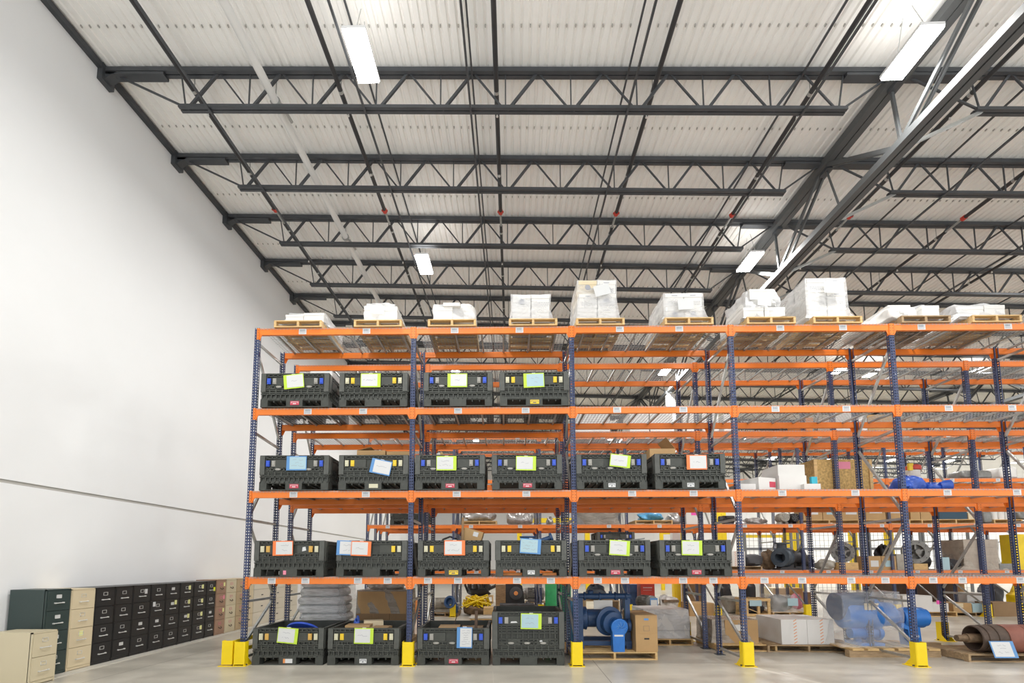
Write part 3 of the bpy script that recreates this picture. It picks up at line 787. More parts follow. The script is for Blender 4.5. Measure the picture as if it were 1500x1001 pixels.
pouch(778, 910.5, yp, .35, .26, 1, L_, 'paper_blue', 2, 21, 'lime framed pouch with pale blue sheet on the tall floor bin', 'right')

# ------------------------------------------------------------------ cartons
def carton(w, d, h, m, loc, rz, label, tilt=0, flap=None, handle=False, lab=None, group=None, cat='carton', seam=True, band=False, name='carton'):
    root = thing(name, label, cat, loc, rz, group); root.rotation_euler = (0, tilt, rz)
    b = MB().use(m); b.box(-w/2, 0, 0, w/2, d, h)
    if handle: b.use('black').box(-.045, -.002, h*.68, .045, .001, h*.68 + .028)
    b.build('box', None, root)
    if seam:
        b = MB(); b.box(-w/2 + .001, d/2 - .025, h, w/2 - .001, d/2 + .025, h + .0015); b.box(-w/2 - .0015, d/2 - .025, h*.8, -w/2, d/2 + .025, h); b.box(w/2, d/2 - .025, h*.8, w/2 + .0015, d/2 + .025, h)
        b.build('packing_tape', 'cardboard_dark' if 'card' in m else m, root)
    if flap:
        fx, fl, fa = flap
        b = MB(); b.box(0, 0, -.002, fl, d, .002, Matrix.Rotation(fa, 4, 'Y')); b.build('flap', m, root, (fx, 0, h))
    if lab:
        for (x, z, lw, lh, lm) in lab:
            b = MB(); b.box(x - lw/2, -.003, z - lh/2, x + lw/2, 0, z + lh/2); o = b.build('label_sheet', lm, root)
    if band:
        b = MB()
        for x in band:
            k = 0
            while k*.06 < h - .05:
                b.bar((x - .03, -.002, .02 + k*.06), (x + .03, -.002, .055 + k*.06), .012, .002, up=(0, 1, 0)); k += 1
        b.build('printed_tape', 'tape_orange', root)
    return root
def inbin(key, li, floor=.172): return BINS[key], shelf(li) + floor
c, z = inbin('22', 2)
carton(.52, .5, .62, 'cardboard', (c - .16, 8.75, z), .0, 'brown carton with a raised top standing in the middle shelf yellow latched bin, left one', flap=(-.26, .26, -.25))
carton(.42, .45, .60, 'cardboard', (c + .335, 8.75, z), .0, 'brown carton with a slot handle in the middle shelf yellow latched bin, right one', handle=False, lab=[(0, .5, .075, .03, 'black')])
c, z = inbin('23', 2)
carton(.42, .5, .46, 'cardboard', (c - .20, 8.8, z + .095), .0, 'open brown carton tipped over in a middle shelf bin', tilt=-.42, lab=[(.13, .42, .06, .1, 'paper')])
c, z = inbin('26', 2)
carton(.46, .5, .63, 'cardboard', (c - .33, 8.75, z), .0, 'open brown carton with a flap up in the rightmost middle shelf bin', flap=(.23, .26, -2.2))
carton(.30, .3, .55, 'cardboard', (c + .09, 8.9, z), .0, 'small brown carton beside the flapped one in the rightmost middle shelf bin')
c, z = inbin('13', 1)
carton(.34, .4, .62, 'cardboard', (c + .16, 8.7, z + .052), .0, 'tall brown carton leaning sideways out of a lowest shelf bin', tilt=.28, lab=[(.05, .55, .09, .08, 'paper')])
b = MB(); b.box(-.02, 0, 0, .02, .02, .86, Matrix.Rotation(.02, 4, 'Y')); tag(b.build('board_strip', 'cardboard_dark', None, (c + .12, 8.62, z)), 'thin brown board strip standing behind the leaning carton', 'board')
# blue casting
c, z = inbin('14', 1)
root = thing('pump_casting', 'blue painted casting sticking out of a lowest shelf bin', 'casting', (c + .0, 8.75, z))
b = MB(); b.lathe([(0, .12), (.4, .12), (.41, .17), (.45, .17), (.455, .1), (.5, .1), (.505, .15), (.53, .15)], (-.03, 0, .0), (0, 0, 1), 20); b.build('body', 'pump_blue', root)
b = MB(); b.lathe([(0, .05), (.3, .05), (.3, .09), (.34, .09)], (.08, 0, .4), (.8, 0, .28), 16); b.build('outlet', 'pump_blue', root)
# device in the top left bin
c, z = inbin('31', 3)
root = thing('electric_device', 'pale boxy machine with a round fan, in the leftmost highest shelf bin', 'machine', (c - .1, 8.72, z))
b = MB(); b.box(-.42, 0, 0, .12, .45, .50); b.build('case', 'carton_white', root)
b = MB(); b.box(-.06, -.02, .37, .12, -.001, .53); b.build('fan_frame', 'charcoal', root)
b = MB(); b.tube((.03, -.032, .45), (.03, -.019, .45), .045, 18); b.build('fan_hub', 'grey_metal', root)
b = MB(); b.box(.13, .02, 0, .25, .2, .56); b.build('terminal_block', 'carton_cream', root)
b = MB(); b.path([(.28, .1, .56), (.36, .1, .64), (.5, .12, .69), (.62, .14, .66), (.7, .15, .56)], .006, 6); b.path([(.3, .1, .56), (.38, .1, .58), (.46, .1, .52)], .007, 6); b.build('cable', 'black', root)
carton(.40, .72, .57, 'carton_white', (c + .37, 8.57, z), 0, 'large white carton in the right half of the leftmost highest shelf bin', seam=False)
# grey sheets across two bins on the lowest shelf
c, z = inbin('15', 1)
b = MB(); b.box(-.3, 0, 0, .35, .4, .02, Matrix.Rotation(-.12, 4, 'Y')); b.box(-.2, 0, -.22, .05, .35, -.01)
tag(b.build('steel_sheet', 'grey_metal', None, (c + .3, 8.8, z + .44)), 'grey sheet poking out of a lowest shelf bin', 'sheet')
b = MB(); b.prism([(-.03, 0), (.1, 0), (.07, .50), (-.02, .42)], 0, .3, 'y'); tag(b.build('dark_bracket', 'dark_metal', None, (c + .12, 8.8, z)), 'dark metal bracket standing in a lowest shelf bin', 'bracket')
# floor bins
c, z = inbin('01', 0)
root = thing('round_cover', 'blue round disc lying on edge in the leftmost floor bin', 'disc', (c + .08, 8.85, z))
b = MB(); b.lathe([(-.02, .28), (-.015, .30), (.015, .30), (.02, .28)], (0, 0, .33), (0, .75, 1), 40); b.build('disc', 'latch_blue', root)
b = MB(); b.lathe([(.02, .1), (.05, .09)], (0, -.0, .33), (0, .75, 1), 20); b.build('hub', 'blue_frame', root)
c, z = inbin('02', 0)
carton(.42, .3, .46, 'cardboard', (c - .18, 8.62, z), .08, 'brown carton in the second floor bin, left one')
carton(.30, .28, .43, 'cardboard', (c + .2, 8.6, z), -.1, 'brown carton in the second floor bin, right one')
carton(.34, .25, .50, 'carton_cream', (c + .02, 8.95, z), .3, 'pale flat carton behind the others in the second floor bin')
tag(obj('blue_bundle', lump_mesh('bundle', .15, .2, .52, 3, 'tarp_blue'), None, (c - .3, 8.98, z)), 'small crumpled blue bundle in the second floor bin', 'bundle')
c, z = inbin('03', 0)
carton(.36, .4, .43, 'cardboard', (c - .1, 8.6, z), .04, 'brown carton in the third floor bin, left one')
carton(.38, .4, .41, 'cardboard_dark', (c + .29, 8.66, z), .0, 'darker brown carton in the third floor bin, right one')
b = MB(); b.bar((0, 0, 0), (.02, 0, .72), .05, .03); tag(b.build('wooden_stake', 'wood_dark', None, (c + .36, 8.56, z)), 'dark wooden stake sticking up from the third floor bin', 'stake')
b = MB(); b.bar((0, 0, 0), (.22, 0, .66), .015, .015); tag(b.build('metal_rod', 'rust', None, (c - .2, 9.1, z)), 'thin brown rod leaning in the third floor bin', 'rod')
c, z = inbin('04', 0)
carton(.12, .3, .66, 'paper', (c - .3, 8.62, z), 0, 'narrow white carton just showing over the rim of the tall floor bin', seam=False)
# pieces under the lowest shelf bins
c = BINS['14']
b = MB()
tag(MB().tube((-.16, 0, .033), (.17, 0, .033), .033, 14).build('orange_tube', 'tape_orange', None, (c - .32, 8.5, shelf(1))), 'orange tube lying under the bin with the blue casting, left one', 'tube')
tag(MB().tube((-.12, 0, .033), (.12, 0, .033), .033, 14).build('orange_tube', 'tape_orange', None, (c + .32, 8.5, shelf(1))), 'orange tube lying under the bin with the blue casting, right one', 'tube')

# ------------------------------------------------------------------ wrapped loads on the top level
def shroud(w0, d0, w1, d1, h, seed, base=0.0, amp=.02, x1=0, y1=0, flare=.25):
    """film drawn from a load's top down to its pallet; open below"""
    rr = random.Random(seed); ph = [(rr.uniform(0, 6), rr.randint(3, 13), rr.uniform(2, 9)) for _ in range(6)]
    b = MB(); N, Lr = 64, 7; vs = []
    def ring(wd, dp, k): # point k of N around a rectangle centred on 0
        per = 2*(wd + dp); t = per*k/N
        if t < wd: return -wd/2 + t, -dp/2
        t -= wd
        if t < dp: return wd/2, -dp/2 + t
        t -= dp
        if t < wd: return wd/2 - t, dp/2
        return -wd/2, dp/2 - (t - wd)
    for j in range(Lr + 1):
        t = j/Lr; e = t**flare if flare < 1 else t
        ww = w0 + (w1 - w0)*min(1, e); dd = d0 + (d1 - d0)*min(1, e)
        for k in range(N):
            x, y = ring(ww, dd, k); a = 2*PI*k/N
            q = sum(math.sin(p[0] + p[1]*a + p[2]*t) for p in ph)/6*amp*(1.6 - t)
            vs.append((x*(1 + q/ww*2) + x1*t, y*(1 + q/dd*2) + y1*t + d0/2, base + h*t + (q*.6 if j == Lr else 0)))
    b.add(vs, [(j*N+k, j*N+(k+1) % N, (j+1)*N+(k+1) % N, (j+1)*N+k) for j in range(Lr) for k in range(N)], True)
    n = len(b.v); b.add([(x1, d0/2 + y1, base + h + .012)] + [vs[Lr*N+k] for k in range(N)], [(0, 1+k, 1+(k+1) % N) for k in range(N)], True)
    return b
def archive_box_mesh(w, d, h, seed, cream=False):
    rr = random.Random(seed); b = MB().use('carton_cream' if cream else 'carton_white')
    b.box(-w/2 + .006, .006, 0, w/2 - .006, d - .006, h*.72); b.box(-w/2, 0, h*.72, w/2, d, h)
    b.use('ink_grey')
    if rr.random() < .8: b.lathe([(0, .05), (.002, .05)], (0, -.001, h*.5), (0, -1, 0), 16) if rr.random() < .5 else b.box(-.05, -.001, h*.82, .05, .001, h*.87)
    for k in range(3):
        z = h*(.18 + .11*k); x = -w*.36
        for q in range(7): l = rr.uniform(.015, .04); b.box(x, .003, z, x + l, .0065, z + .006); x += l + .01
    return b.mesh('box')
ABX = [archive_box_mesh(.33, .40, .26, i, False) for i in range(5)] + [archive_box_mesh(.33, .40, .26, 9, True)]
ZT = LV[4] + SH
def boxload(x0, x1, cols, rows, label, seed, wrap=(0, 0), slip=True, cream=(), kinds=None, top_extra=0, h=.26, name='wrapped_box_stack', pal_label='', amp=.02, dx=0, dy=.06, note=None, x1s=0):
    xc = (at(x0, 475, Y=8.36).x + at(x1, 475, Y=8.36).x)/2
    rr = random.Random(seed)
    pallet(.86, 1.2, .125, 'wood', (xc, 8.35, ZT), 0, pal_label)
    root = thing(name, label, 'wrapped load', (xc + dx, 8.35 + dy, ZT + .126), 0, 'white wrapped loads on the top level')
    W = .345*cols; D = 0
    for j in range(rows):
        for i in range(cols):
            for k in range(2):
                me = ABX[5] if (i, j) in cream else ABX[rr.randint(0, 4)]
                ht = .26
                obj('carton', me, root, ((i - (cols-1)/2)*.34 + rr.uniform(-.006, .006), .08 + k*.42 + rr.uniform(-.01, .01), j*.262 if h == .26 else j*h))
    hh = rows*.262 + .012
    s = shroud(.80 if not wrap[0] else wrap[0], 1.1, W + .03, .92, hh, seed, amp=amp, x1=x1s)
    s.build('stretch_film', 'film_white', root)
    if note:
        b = MB(); b.box(-.14, -.004, -.1, .14, 0, .1, Matrix.Rotation(note[2], 4, 'Y')); b.build('loose_sheet', 'paper', root, (note[0], -.01, note[1]))
    return root
def bagload(x0, x1, parts, label, seed, pal_label, film_dims, dx=0, wood='wood', note=None):
    """soft bulky load: bundles and boxes under film"""
    xc = (at(x0, 475, Y=8.36).x + at(x1, 475, Y=8.36).x)/2
    pallet(.86, 1.2, .125, wood, (xc, 8.35, ZT), 0, pal_label)
    root = thing('wrapped_load', label, 'wrapped load', (xc + dx, 8.40, ZT + .126), 0, 'white wrapped loads on the top level')
    for i, (kind, x, y, z, wd, dp, ht) in enumerate(parts):
        if kind == 'l': obj('bundle', lump_mesh('bundle', wd, dp, ht, seed + i, 'carton_white', .10, 4), root, (x, y + dp/2, z))
        else: b = MB(); b.box(x - wd/2, y, z, x + wd/2, y + dp, z + ht); b.box(x - wd/2 - .004, y - .004, z + ht*.75, x + wd/2 + .004, y + dp + .004, z + ht); b.build('carton', 'carton_white' if kind == 'c' else 'carton_cream', root)
    w0, d0, w1, d1, h, xs, am = film_dims
    shroud(w0, d0, w1, d1, h, seed, amp=am, x1=xs).build('stretch_film', 'film_milky', root)
    if note:
        b = MB(); b.box(-.12, -.004, -.08, .12, 0, .08, Matrix.Rotation(note[2], 4, 'Y')); b.build('loose_sheet', 'paper', root, (note[0], -.02, note[1]))
    return root
PL = 'light wooden pallet on top level under '
bagload(402, 471, [('c', -.17, .06, 0, .32, .9, .16), ('c', .18, .06, 0, .36, .95, .19)], 'low white wrapped load, leftmost on the top level', 31, PL + 'the leftmost low white load', (.84, 1.15, .66, .95, .205, .05, .03), dx=.06)
bagload(517, 590, [('c', -.14, .1, 0, .3, .9, .34), ('c', .16, .1, 0, .3, .9, .32), ('l', 0, .15, .28, .46, .7, .11)], 'white wrapped load with sloping shoulders, second on the top level', 37, PL + 'the white load with sloping shoulders', (.86, 1.18, .52, .9, .41, .0, .03), note=(-.02, .2, .1))
bagload(628, 696, [('c', -.18, .08, 0, .34, .9, .30), ('l', .17, .1, 0, .50, .95, .46), ('c', -.02, .05, .30, .3, .5, .06)], 'lumpy white wrapped load, third on the top level', 41, PL + 'the lumpy white load', (.86, 1.18, .72, .9, .38, .0, .06))
boxload(746, 816, 2, 2, 'neat white wrapped stack of archive boxes, fourth on the top level', 43, cream=(), pal_label=PL + 'the neat stack of white archive boxes', dx=-.03)
boxload(845, 914, 2, 3, 'tall white box stack with one cream corner box, fifth on the top level', 47, cream=((0, 2),), pal_label=PL + 'the tall stack with a cream box', note=(.07, .55, -.25), dx=-.02)
boxload(974, 1045, 2, 2, 'white wrapped archive box stack, sixth on the top level', 53, pal_label=PL + 'the sixth white load', note=(-.0, .27, -.05), dx=-.03, wrap=(.88, 0))
bagload(1095, 1165, [('c', -.2, .08, 0, .36, .95, .24), ('c', .18, .08, 0, .36, .95, .24), ('l', -.02, .1, .24, .74, .9, .2), ('c', .0, .14, .42, .44, .8, .2)], 'untidy white wrapped load with a single box on top, right of fourth upright', 59, PL + 'the untidy load topped by a single box', (.88, 1.2, .55, .85, .62, .0, .07), dx=-.04, note=(-.05, .3, .1))
boxload(1190, 1265, 2, 3, 'tallest white wrapped stack on the top level with a note on its face', 61, pal_label=PL + 'the tallest white stack', dx=-.08, note=(.05, .56, .05), wrap=(.9, 0), amp=.04)
bagload(1318, 1396, [('c', -.12, .3, 0, .4, .7, .38), ('l', -.18, .05, 0, .6, .9, .3), ('c', .25, .08, 0, .3, .8, .25), ('l', -.45, .4, 0, .5, .8, .2)], 'white load sliding to the left with loose sheets, ninth on the top level', 67, PL + 'the white load that slides to the left', (1.0, 1.2, .72, .8, .30, .0, .09), dx=-.05, wood='wood_old')
bagload(1425, 1497, [('c', -.2, .1, 0, .44, .95, .24), ('c', .22, .1, 0, .36, .95, .26)], 'low white load under a slanting white sheet, rightmost on the top level', 71, PL + 'the low load at the right edge', (.98, 1.2, .82, .95, .29, -.05, .05), dx=-.1)

# ------------------------------------------------------------------ filing cabinets along the left wall
def cabinet(y0, y1, x, m, n, label, H=1.30, D=.56, style='bar', notes=(), labs=None, name='filing_cabinet', cab_h=None, base=.06):
    """front faces +X at x; y0 nearer the camera"""
    root = thing(name, label, 'filing cabinet', (x, (y0 + y1)/2, 0), 0, 'filing cabinets along the wall')
    W = y1 - y0 - .006
    b = MB(); b.box(-D, -W/2, .02, -.02, W/2, H); b.box(-D, -W/2, .0, -.035, W/2, .03); b.box(-.03, -W/2, .0, -.0, -W/2 + .014, H); b.box(-.03, W/2 - .014, 0, 0, W/2, H); b.box(-.03, -W/2, H - .02, 0, W/2, H); b.box(-.03, -W/2, 0.02, -.004, W/2, base)
    b.build('body', m, root)
    dh = (H - .02 - base)/n
    for k in range(n):
        z0 = base + k*dh + .004; z1 = z0 + dh - .008; zc = (z0 + z1)/2
        b = MB(); b.box(-.02, -W/2 + .017, z0, .004, W/2 - .017, z1)
        dr = b.build('drawer', m, root)
        if style == 'bar':
            b = MB(); b.tube((.03, -.075, zc - dh*.12), (.03, .075, zc - dh*.12), .007, 8); b.cbox((.016, -.07, zc - dh*.12), (.03, .014, .02)); b.cbox((.016, .07, zc - dh*.12), (.03, .014, .02)); b.build('handle', 'chrome', dr)
        elif style == 'cup':
            b = MB(); b.path([(.006, -.05, zc - dh*.06), (.03, -.045, zc - dh*.14), (.035, 0, zc - dh*.2), (.03, .045, zc - dh*.14), (.006, .05, zc - dh*.06)], .008, 6); b.build('handle', 'rust', dr)
        else:
            b = MB(); b.box(.004, -.04, zc - .012, .02, .04, zc + .012); b.build('handle', 'steel_dark', dr)
        if style in ('bar', 'cup'):
            zz = zc + dh*.2; b = MB()
            for (a, c, e, f) in ((-.045, zz - .028, .045, zz - .022), (-.045, zz + .022, .045, zz + .028), (-.045, zz - .028, -.039, zz + .028), (.039, zz - .028, .045, zz + .028)): b.box(.004, a, c, .009, e, f)
            if labs and k in labs: b.use('paper').box(.004, -.04, zz - .022, .006, .04, zz + .024) if b.mats else None
            b.build('label_holder', 'chrome' if style == 'bar' else 'pinkish', dr)
            if labs and k in labs: MB().box(.004, -.039, zz - .022, .007, .039, zz + .022).build('label_card', 'paper', dr)
        for (kk, dy, dz, mm) in notes:
            if kk == k: MB().box(.0045, dy - .035, zc + dz - .045, .006, dy + .035, zc + dz + .045).build('sticky_note', mm, dr)
    return root
CX0 = -6.92
cabinet(6.90, 7.30, -6.63, 'cab_beige', 2, 'low two drawer beige filing cabinet standing in front of the others at far left', H=.74, D=.62)
cabinet(7.27 + .1, 7.79, CX0, 'cab_green', 4, 'dark green four drawer filing cabinet, tallest at the left end', H=1.315, D=.56, labs=(3, 2, 1))
ys = [7.80, 8.26, 8.68, 9.09, 9.545, 9.96, 10.39, 10.84, 11.30, 11.66]
cabinet(ys[0], ys[1], CX0, 'cab_cream', 4, 'cream four drawer filing cabinet between the green one and the black ones', D=.565, notes=((1, 0, .06, 'note_yellow'),))
T = {0: 'first', 1: 'second'}
cn = [((), ()), ((), (0,)), (((3, .1, .05, 'paper'),), (1,)), (((2, -.1, .09, 'paper'),), (1,)), (((2, .1, .08, 'note_yellow'),), (3, 2)), (((3, .09, .06, 'note_yellow'), (2, .09, .06, 'note_yellow'), (1, .09, .06, 'note_yellow')), (1,)),
      (((3, .09, .06, 'note_yellow'), (2, .09, .05, 'note_yellow'), (1, .09, .06, 'note_yellow'), (0, .09, .06, 'note_yellow')), ()), (((3, .12, -.02, 'note_lime'),), (1,))]
tx = ['next to the cream one', 'with one white label card at the bottom', 'with a grey note on the top drawer', 'with a white note on the second drawer', 'with one pale note on the second drawer', 'with pale notes on its upper three drawers', 'with a pale note on every drawer', 'with a lime note at the top']
for i in range(8):
    cabinet(ys[1+i], ys[2+i], CX0 + .005*i, 'cab_black', 4, f'{ORD[i]} black filing cabinet from the left, {tx[i]}', notes=cn[i][0], labs=cn[i][1])
y = ys[-1]
for w_, m, t, st in ((.41, 'cab_brown', 'reddish brown four drawer filing cabinet with pink labels, right after the black ones', 'cup'), (.46, 'cab_beige', 'dull beige four drawer filing cabinet, second after the black ones', 'cup'), (.46, 'cab_tan', 'tan four drawer filing cabinet just left of the leftmost upright', 'cup'),
                (.40, 'cab_cream', 'narrow cream cabinet seen just right of the leftmost upright', 'pull'), (.95, 'cab_white', 'wide off white lateral filing cabinet behind the yellow barrier', 'pull'), (.95, 'cab_white', 'second wide off white lateral cabinet, behind the rear uprights', 'pull'), (.95, 'cab_white', 'third wide off white lateral cabinet, left of the wrapped bags', 'pull')):
    nt = ((3, .12, .06, 'note_yellow'), (2, .12, .06, 'pinkish'), (1, .12, .06, 'note_yellow')) if m == 'cab_brown' else ()
    cabinet(y, y + w_, CX0 + .05, m, 4, t, H=1.32, D=.50, style=st, notes=nt); y += w_ + .004
b = MB(); b.box(-6.92, 7.2, 0, -6.72, 16, .012); struct(b.build('trim_3', 'floor_tape', None, (0, 0, 0)))

# ------------------------------------------------------------------ machines
def motor(name, L, r, m, label, loc, rz=0, cat='motor', box=True, feet=True, group=None, fan=True, m2=None):
    """electric motor, shaft along local +X, standing on its feet"""
    root = thing(name, label, cat, loc, rz, group); zc = r + (.06 if feet else 0)
    b = MB(); b.lathe([(0, r*.55), (.02, r*.8), (.05, r*.82), (.06, r), (L*.16, r), (L*.16, r*.9), (L*.84, r*.9), (L*.84, r), (L*.93, r), (L*.94, r*.7), (L, r*.4)], (-L/2, 0, zc), (1, 0, 0), 28)
    for k in range(20):
        a = 2*PI*k/20; b.bar((-L*.34, math.cos(a)*r*.93, zc + math.sin(a)*r*.93), (L*.34, math.cos(a)*r*.93, zc + math.sin(a)*r*.93), .012, r*.16, up=(0, math.cos(a), math.sin(a)))
    b.build('body', m, root)
    MB().tube((L/2, 0, zc), (L/2 + .12, 0, zc), r*.16, 12).build('shaft', 'chrome', root)
    if fan:
        b = MB(); b.lathe([(0, r*.86), (.04, r*.9), (.10, r*.9)], (-L/2 - .06, 0, zc), (1, 0, 0), 24); b.build('fan_cowl', m2 or m, root)
        b = MB()
        for k in range(7): a = 2*PI*k/7; b.path([(-L/2 - .064, math.cos(a + q*.25)*r*(.15 + .22*q), zc + math.sin(a + q*.25)*r*(.15 + .22*q)) for q in range(4)], .006, 5)
        b.build('fan_grille', 'blue_frame' if 'blue' in m else 'grey_metal', root)
    if box: b = MB(); b.box(-.1, -r*1.25, zc + r*.3, .1, -r*.7, zc + r*.8); b.build('terminal_box', m, root)
    if feet:
        b = MB()
        for s in (-1, 1): b.box(-L*.34, s*r*.55 - .04, 0, L*.34, s*r*.55 + .04, r*.5)
        b.box(-L*.36, -r*.9, 0, L*.36, r*.9, .02); b.build('foot', m, root)
    return root
def flange_disc(name, r, t, m, label, loc, rz, stub=.2, sr=.08, cat='flange'):
    root = thing(name, label, cat, loc, rz)
    b = MB(); n = 36; pts = []
    b.lathe([(0, r*.62), (0, r), (t, r), (t, r*.62), (0, r*.62)], (0, 0, r), (0, -1, 0), n); b.build('rim', m, root)
    b = MB(); b.lathe([(t*.2, sr), (t + stub, sr), (t + stub, sr*.5)], (0, 0, r), (0, -1, 0), 20)
    for k in range(5): a = 2*PI*k/5 + .3; b.bar((0, -t/2, r), (math.cos(a)*r*.65, -t/2, r + math.sin(a)*r*.65), .05, .05)
    b.build('hub', m, root)
    b = MB()
    for k in range(10): a = 2*PI*k/10; b.tube((math.cos(a)*r*.86, -t - .012, r + math.sin(a)*r*.86), (math.cos(a)*r*.86, -t + .0, r + math.sin(a)*r*.86), .016, 6)
    b.build('bolt_ring', 'dark_metal', root)
    return root

# -- blue compressor on a pallet, third bay, floor
p0 = at(843, 955, Z=0)
YP = 8.88; xl, xr_ = at(838, 950, Y=YP).x, at(963, 950, Y=YP).x
pallet(xr_ - xl, 1.15, .135, 'wood', ((xl + xr_)/2, YP, 0), 0, 'wooden pallet on the floor under the blue compressor and two file cartons')
Z0 = .136
def X_(px, Y): return at(px, 900, Y=Y).x
xa, xb = X_(846, 9.3), X_(924, 9.3)
root = thing('compressor', 'large dark blue compressor with motor and fan, on a pallet right of the third upright', 'compressor', ((xa + xb)/2, 9.35, Z0)); w = xb - xa
H = at(880, 868, Y=9.3).z - Z0
b = MB()
for x in (-w/2 + .05, w/2 - .07): b.box(x - .05, -.14, 0, x + .05, .55, .06); b.box(x - .045, -.1, 0, x + .045, .02, H - .02)
b.box(-w/2, -.13, .06, w/2, -.05, .14); b.box(-w/2, .4, .06, w/2, .5, .14); b.build('frame', 'pump_blue', root)
b = MB(); b.tube((-w/2 + .02, -.06, H - .07), (w/2, -.06, H - .07), .055, 18)
for x in (-w/2 + .12, -.1, .2, w/2 - .1): b.lathe([(0, .08), (.03, .08)], (x, -.06, H - .07), (1, 0, 0), 18)
b.tube((.12, -.06, H - .07), (.12, -.06, H + .02), .03, 12); b.lathe([(0, .05), (.05, .06), (.07, .03)], (-.25, -.06, H - .02), (0, 0, 1), 14); b.build('header_pipe', 'pump_blue', root)
b = MB(); b.lathe([(0, .12), (.02, .2), (.12, .22), (.14, .17), (.45, .17), (.47, .23), (.53, .23), (.55, .15), (.7, .14)], (-w/2 + .06, .12, H*.52), (1, 0, 0), 28); b.build('cylinder', 'pump_blue', root)
b = MB(); b.lathe([(0, .25), (.03, .27), (.07, .27), (.09, .21), (.2, .2), (.22, .12)], (.05, -.1, H*.50), (0.35, -1, -.15), 28); b.build('gear_casing', 'pump_blue', root)
b = MB(); b.lathe([(0, .13), (.22, .14), (.25, .155), (.28, .155), (.29, .14)], (.16, -.16, H*.44), (.12, -1, -.1), 26); b.build('drive_motor', 'pump_bright', root)
b = MB(); ctr = Vector((.16, -.16, H*.44)) + Vector((.12, -1, -.1)).normalized()*.295
for k in range(8):
    a = 2*PI*k/8; b.path([ctr + Vector((math.cos(a + q*.3)*(.02 + .035*q), 0, math.sin(a + q*.3)*(.02 + .035*q))) for q in range(4)], .006, 5)
b.build('fan_grille', 'blue_frame', root)
b = MB(); b.tube((.2, -.1, H*.45), (w/2 - .04, -.16, H*.42), .1, 18); b.lathe([(0, .12), (.05, .12)], (w/2 - .1, -.16, H*.42), (1, 0, 0), 18); b.build('side_housing', 'pump_blue', root)
b = MB(); b.prism([(-.10, 0), (.10, 0), (.11, .4), (-.11, .4)], -.34, -.16, 'y'); o = b.build('pedestal_cover', 'pump_bright', root, (.17, -.12, 0)); o['label'] = 'bright blue upright cover'
MB().box(.09, -.464, .27, .25, -.459, .30).build('nameplate', 'paper', root)
MB().box(-.2, -.1, H*.7, .15, -.09, H*.86).build('tag_sheet', 'carton_white', root)
# file cartons beside it
xc = (X_(929, 9.0) + X_(960.5, 9.0))/2; wd = X_(960.5, 9.0) - X_(929, 9.0)
carton(wd, .95, .31, 'cardboard', (xc, 8.93, Z0), 0, 'lower brown file carton with slot handle, on the pallet beside the blue compressor', handle=True, seam=False)
carton(wd, .95, .33, 'cardboard', (xc, 8.93, Z0 + .312), 0, 'upper brown carton with blue mark, on the pallet beside the blue compressor', lab=[(.0, .255, .08, .035, 'blue_frame'), (.0, .14, .1, .003, 'ink'), (.0, .05, .1, .003, 'ink'), (-.05, .095, .003, .09, 'ink'), (.05, .095, .003, .09, 'ink')])
tag(obj('plastic_bag', lump_mesh('plastic_bag', .35, .5, .95, 5, 'tarp_light', .1, 3), None, (X_(842, 10.5), 10.5, 0)), 'light blue plastic bundle behind the third upright', 'bag')
# white wrapped block
q = at(980, 946, Z=0); yq = q.y
x0, x1 = at(948, 946, Z=0).x, at(1016, 946, Z=0).x
pallet(x1 - x0, 1.1, .13, 'wood', ((x0 + x1)/2, yq, 0), 0, 'wooden pallet under the white film wrapped block')
zt = at(980, 893, Y=yq + .1).z
root = thing('wrapped_block', 'big square block in white film, beside the brown file cartons', 'wrapped load', ((x0 + x1)/2 - .03, yq + .06, .131))
MB().box(-.46, .02, 0, .46, 1.0, zt - .15).build('block', 'carton_white', root)
shroud(1.0, 1.04, .95, 1.0, zt - .135, 77, amp=.02).build('stretch_film', 'film_milky', root)
MB().bar((-.49, -.012, .16), (.49, -.012, .17), .01, .004).build('strap', 'ink_grey', root)
# tan wrapped boxes
q = at(1100, 955, Z=0); yq = q.y; x0, x1 = at(1052, 955, Z=0).x, at(1139, 955, Z=0).x
pallet(x1 - x0, 1.1, .13, 'wood', ((x0 + x1)/2, yq, 0), 0, 'wooden pallet under the tan wrapped box, behind the fourth front upright')
zt = at(1090, 907, Y=yq + .25).z
root = thing('wrapped_carton', 'tan carton in clear film behind the fourth front upright', 'wrapped load', ((x0 + x1)/2 - .12, yq + .22, .131))
MB().box(-.42, .02, 0, -.2, .7, zt - .16).build('carton', 'cardboard_dark', root)
MB().box(-.2, .0, 0, .45, .75, zt - .15).build('carton', 'cardboard', root)
shroud(.95, .8, .9, .78, zt - .14, 79, amp=.03).build('stretch_film', 'film_tan', root)
MB().box(-.02, -.03, zt - .36, .16, -.025, zt - .24).build('loose_sheet', 'carton_white', root)
# white cartons with striped tape
q = at(1190, 956, Z=0); yq = q.y; x0, x1 = at(1120, 956, Z=0).x + .08, at(1246, 956, Z=0).x
pallet(x1 - x0, 1.1, .13, 'wood_old', ((x0 + x1)/2, yq, 0), -.03, 'weathered pallet under two white cartons with striped tape')
ye = yq + .1; xa, xm, xb = X_(1143, ye), X_(1181, ye), X_(1220, ye); zt = at(1180, 908, Y=ye).z
for a, c, t in ((xa, xm, 'left'), (xm, xb, 'right')):
    carton(c - a - .006, .95, zt - .132, 'carton_white', ((a + c)/2, ye, .132), 0, f'{t} one of two white cartons with orange striped tape', seam=False, band=(0.02,), group=None)
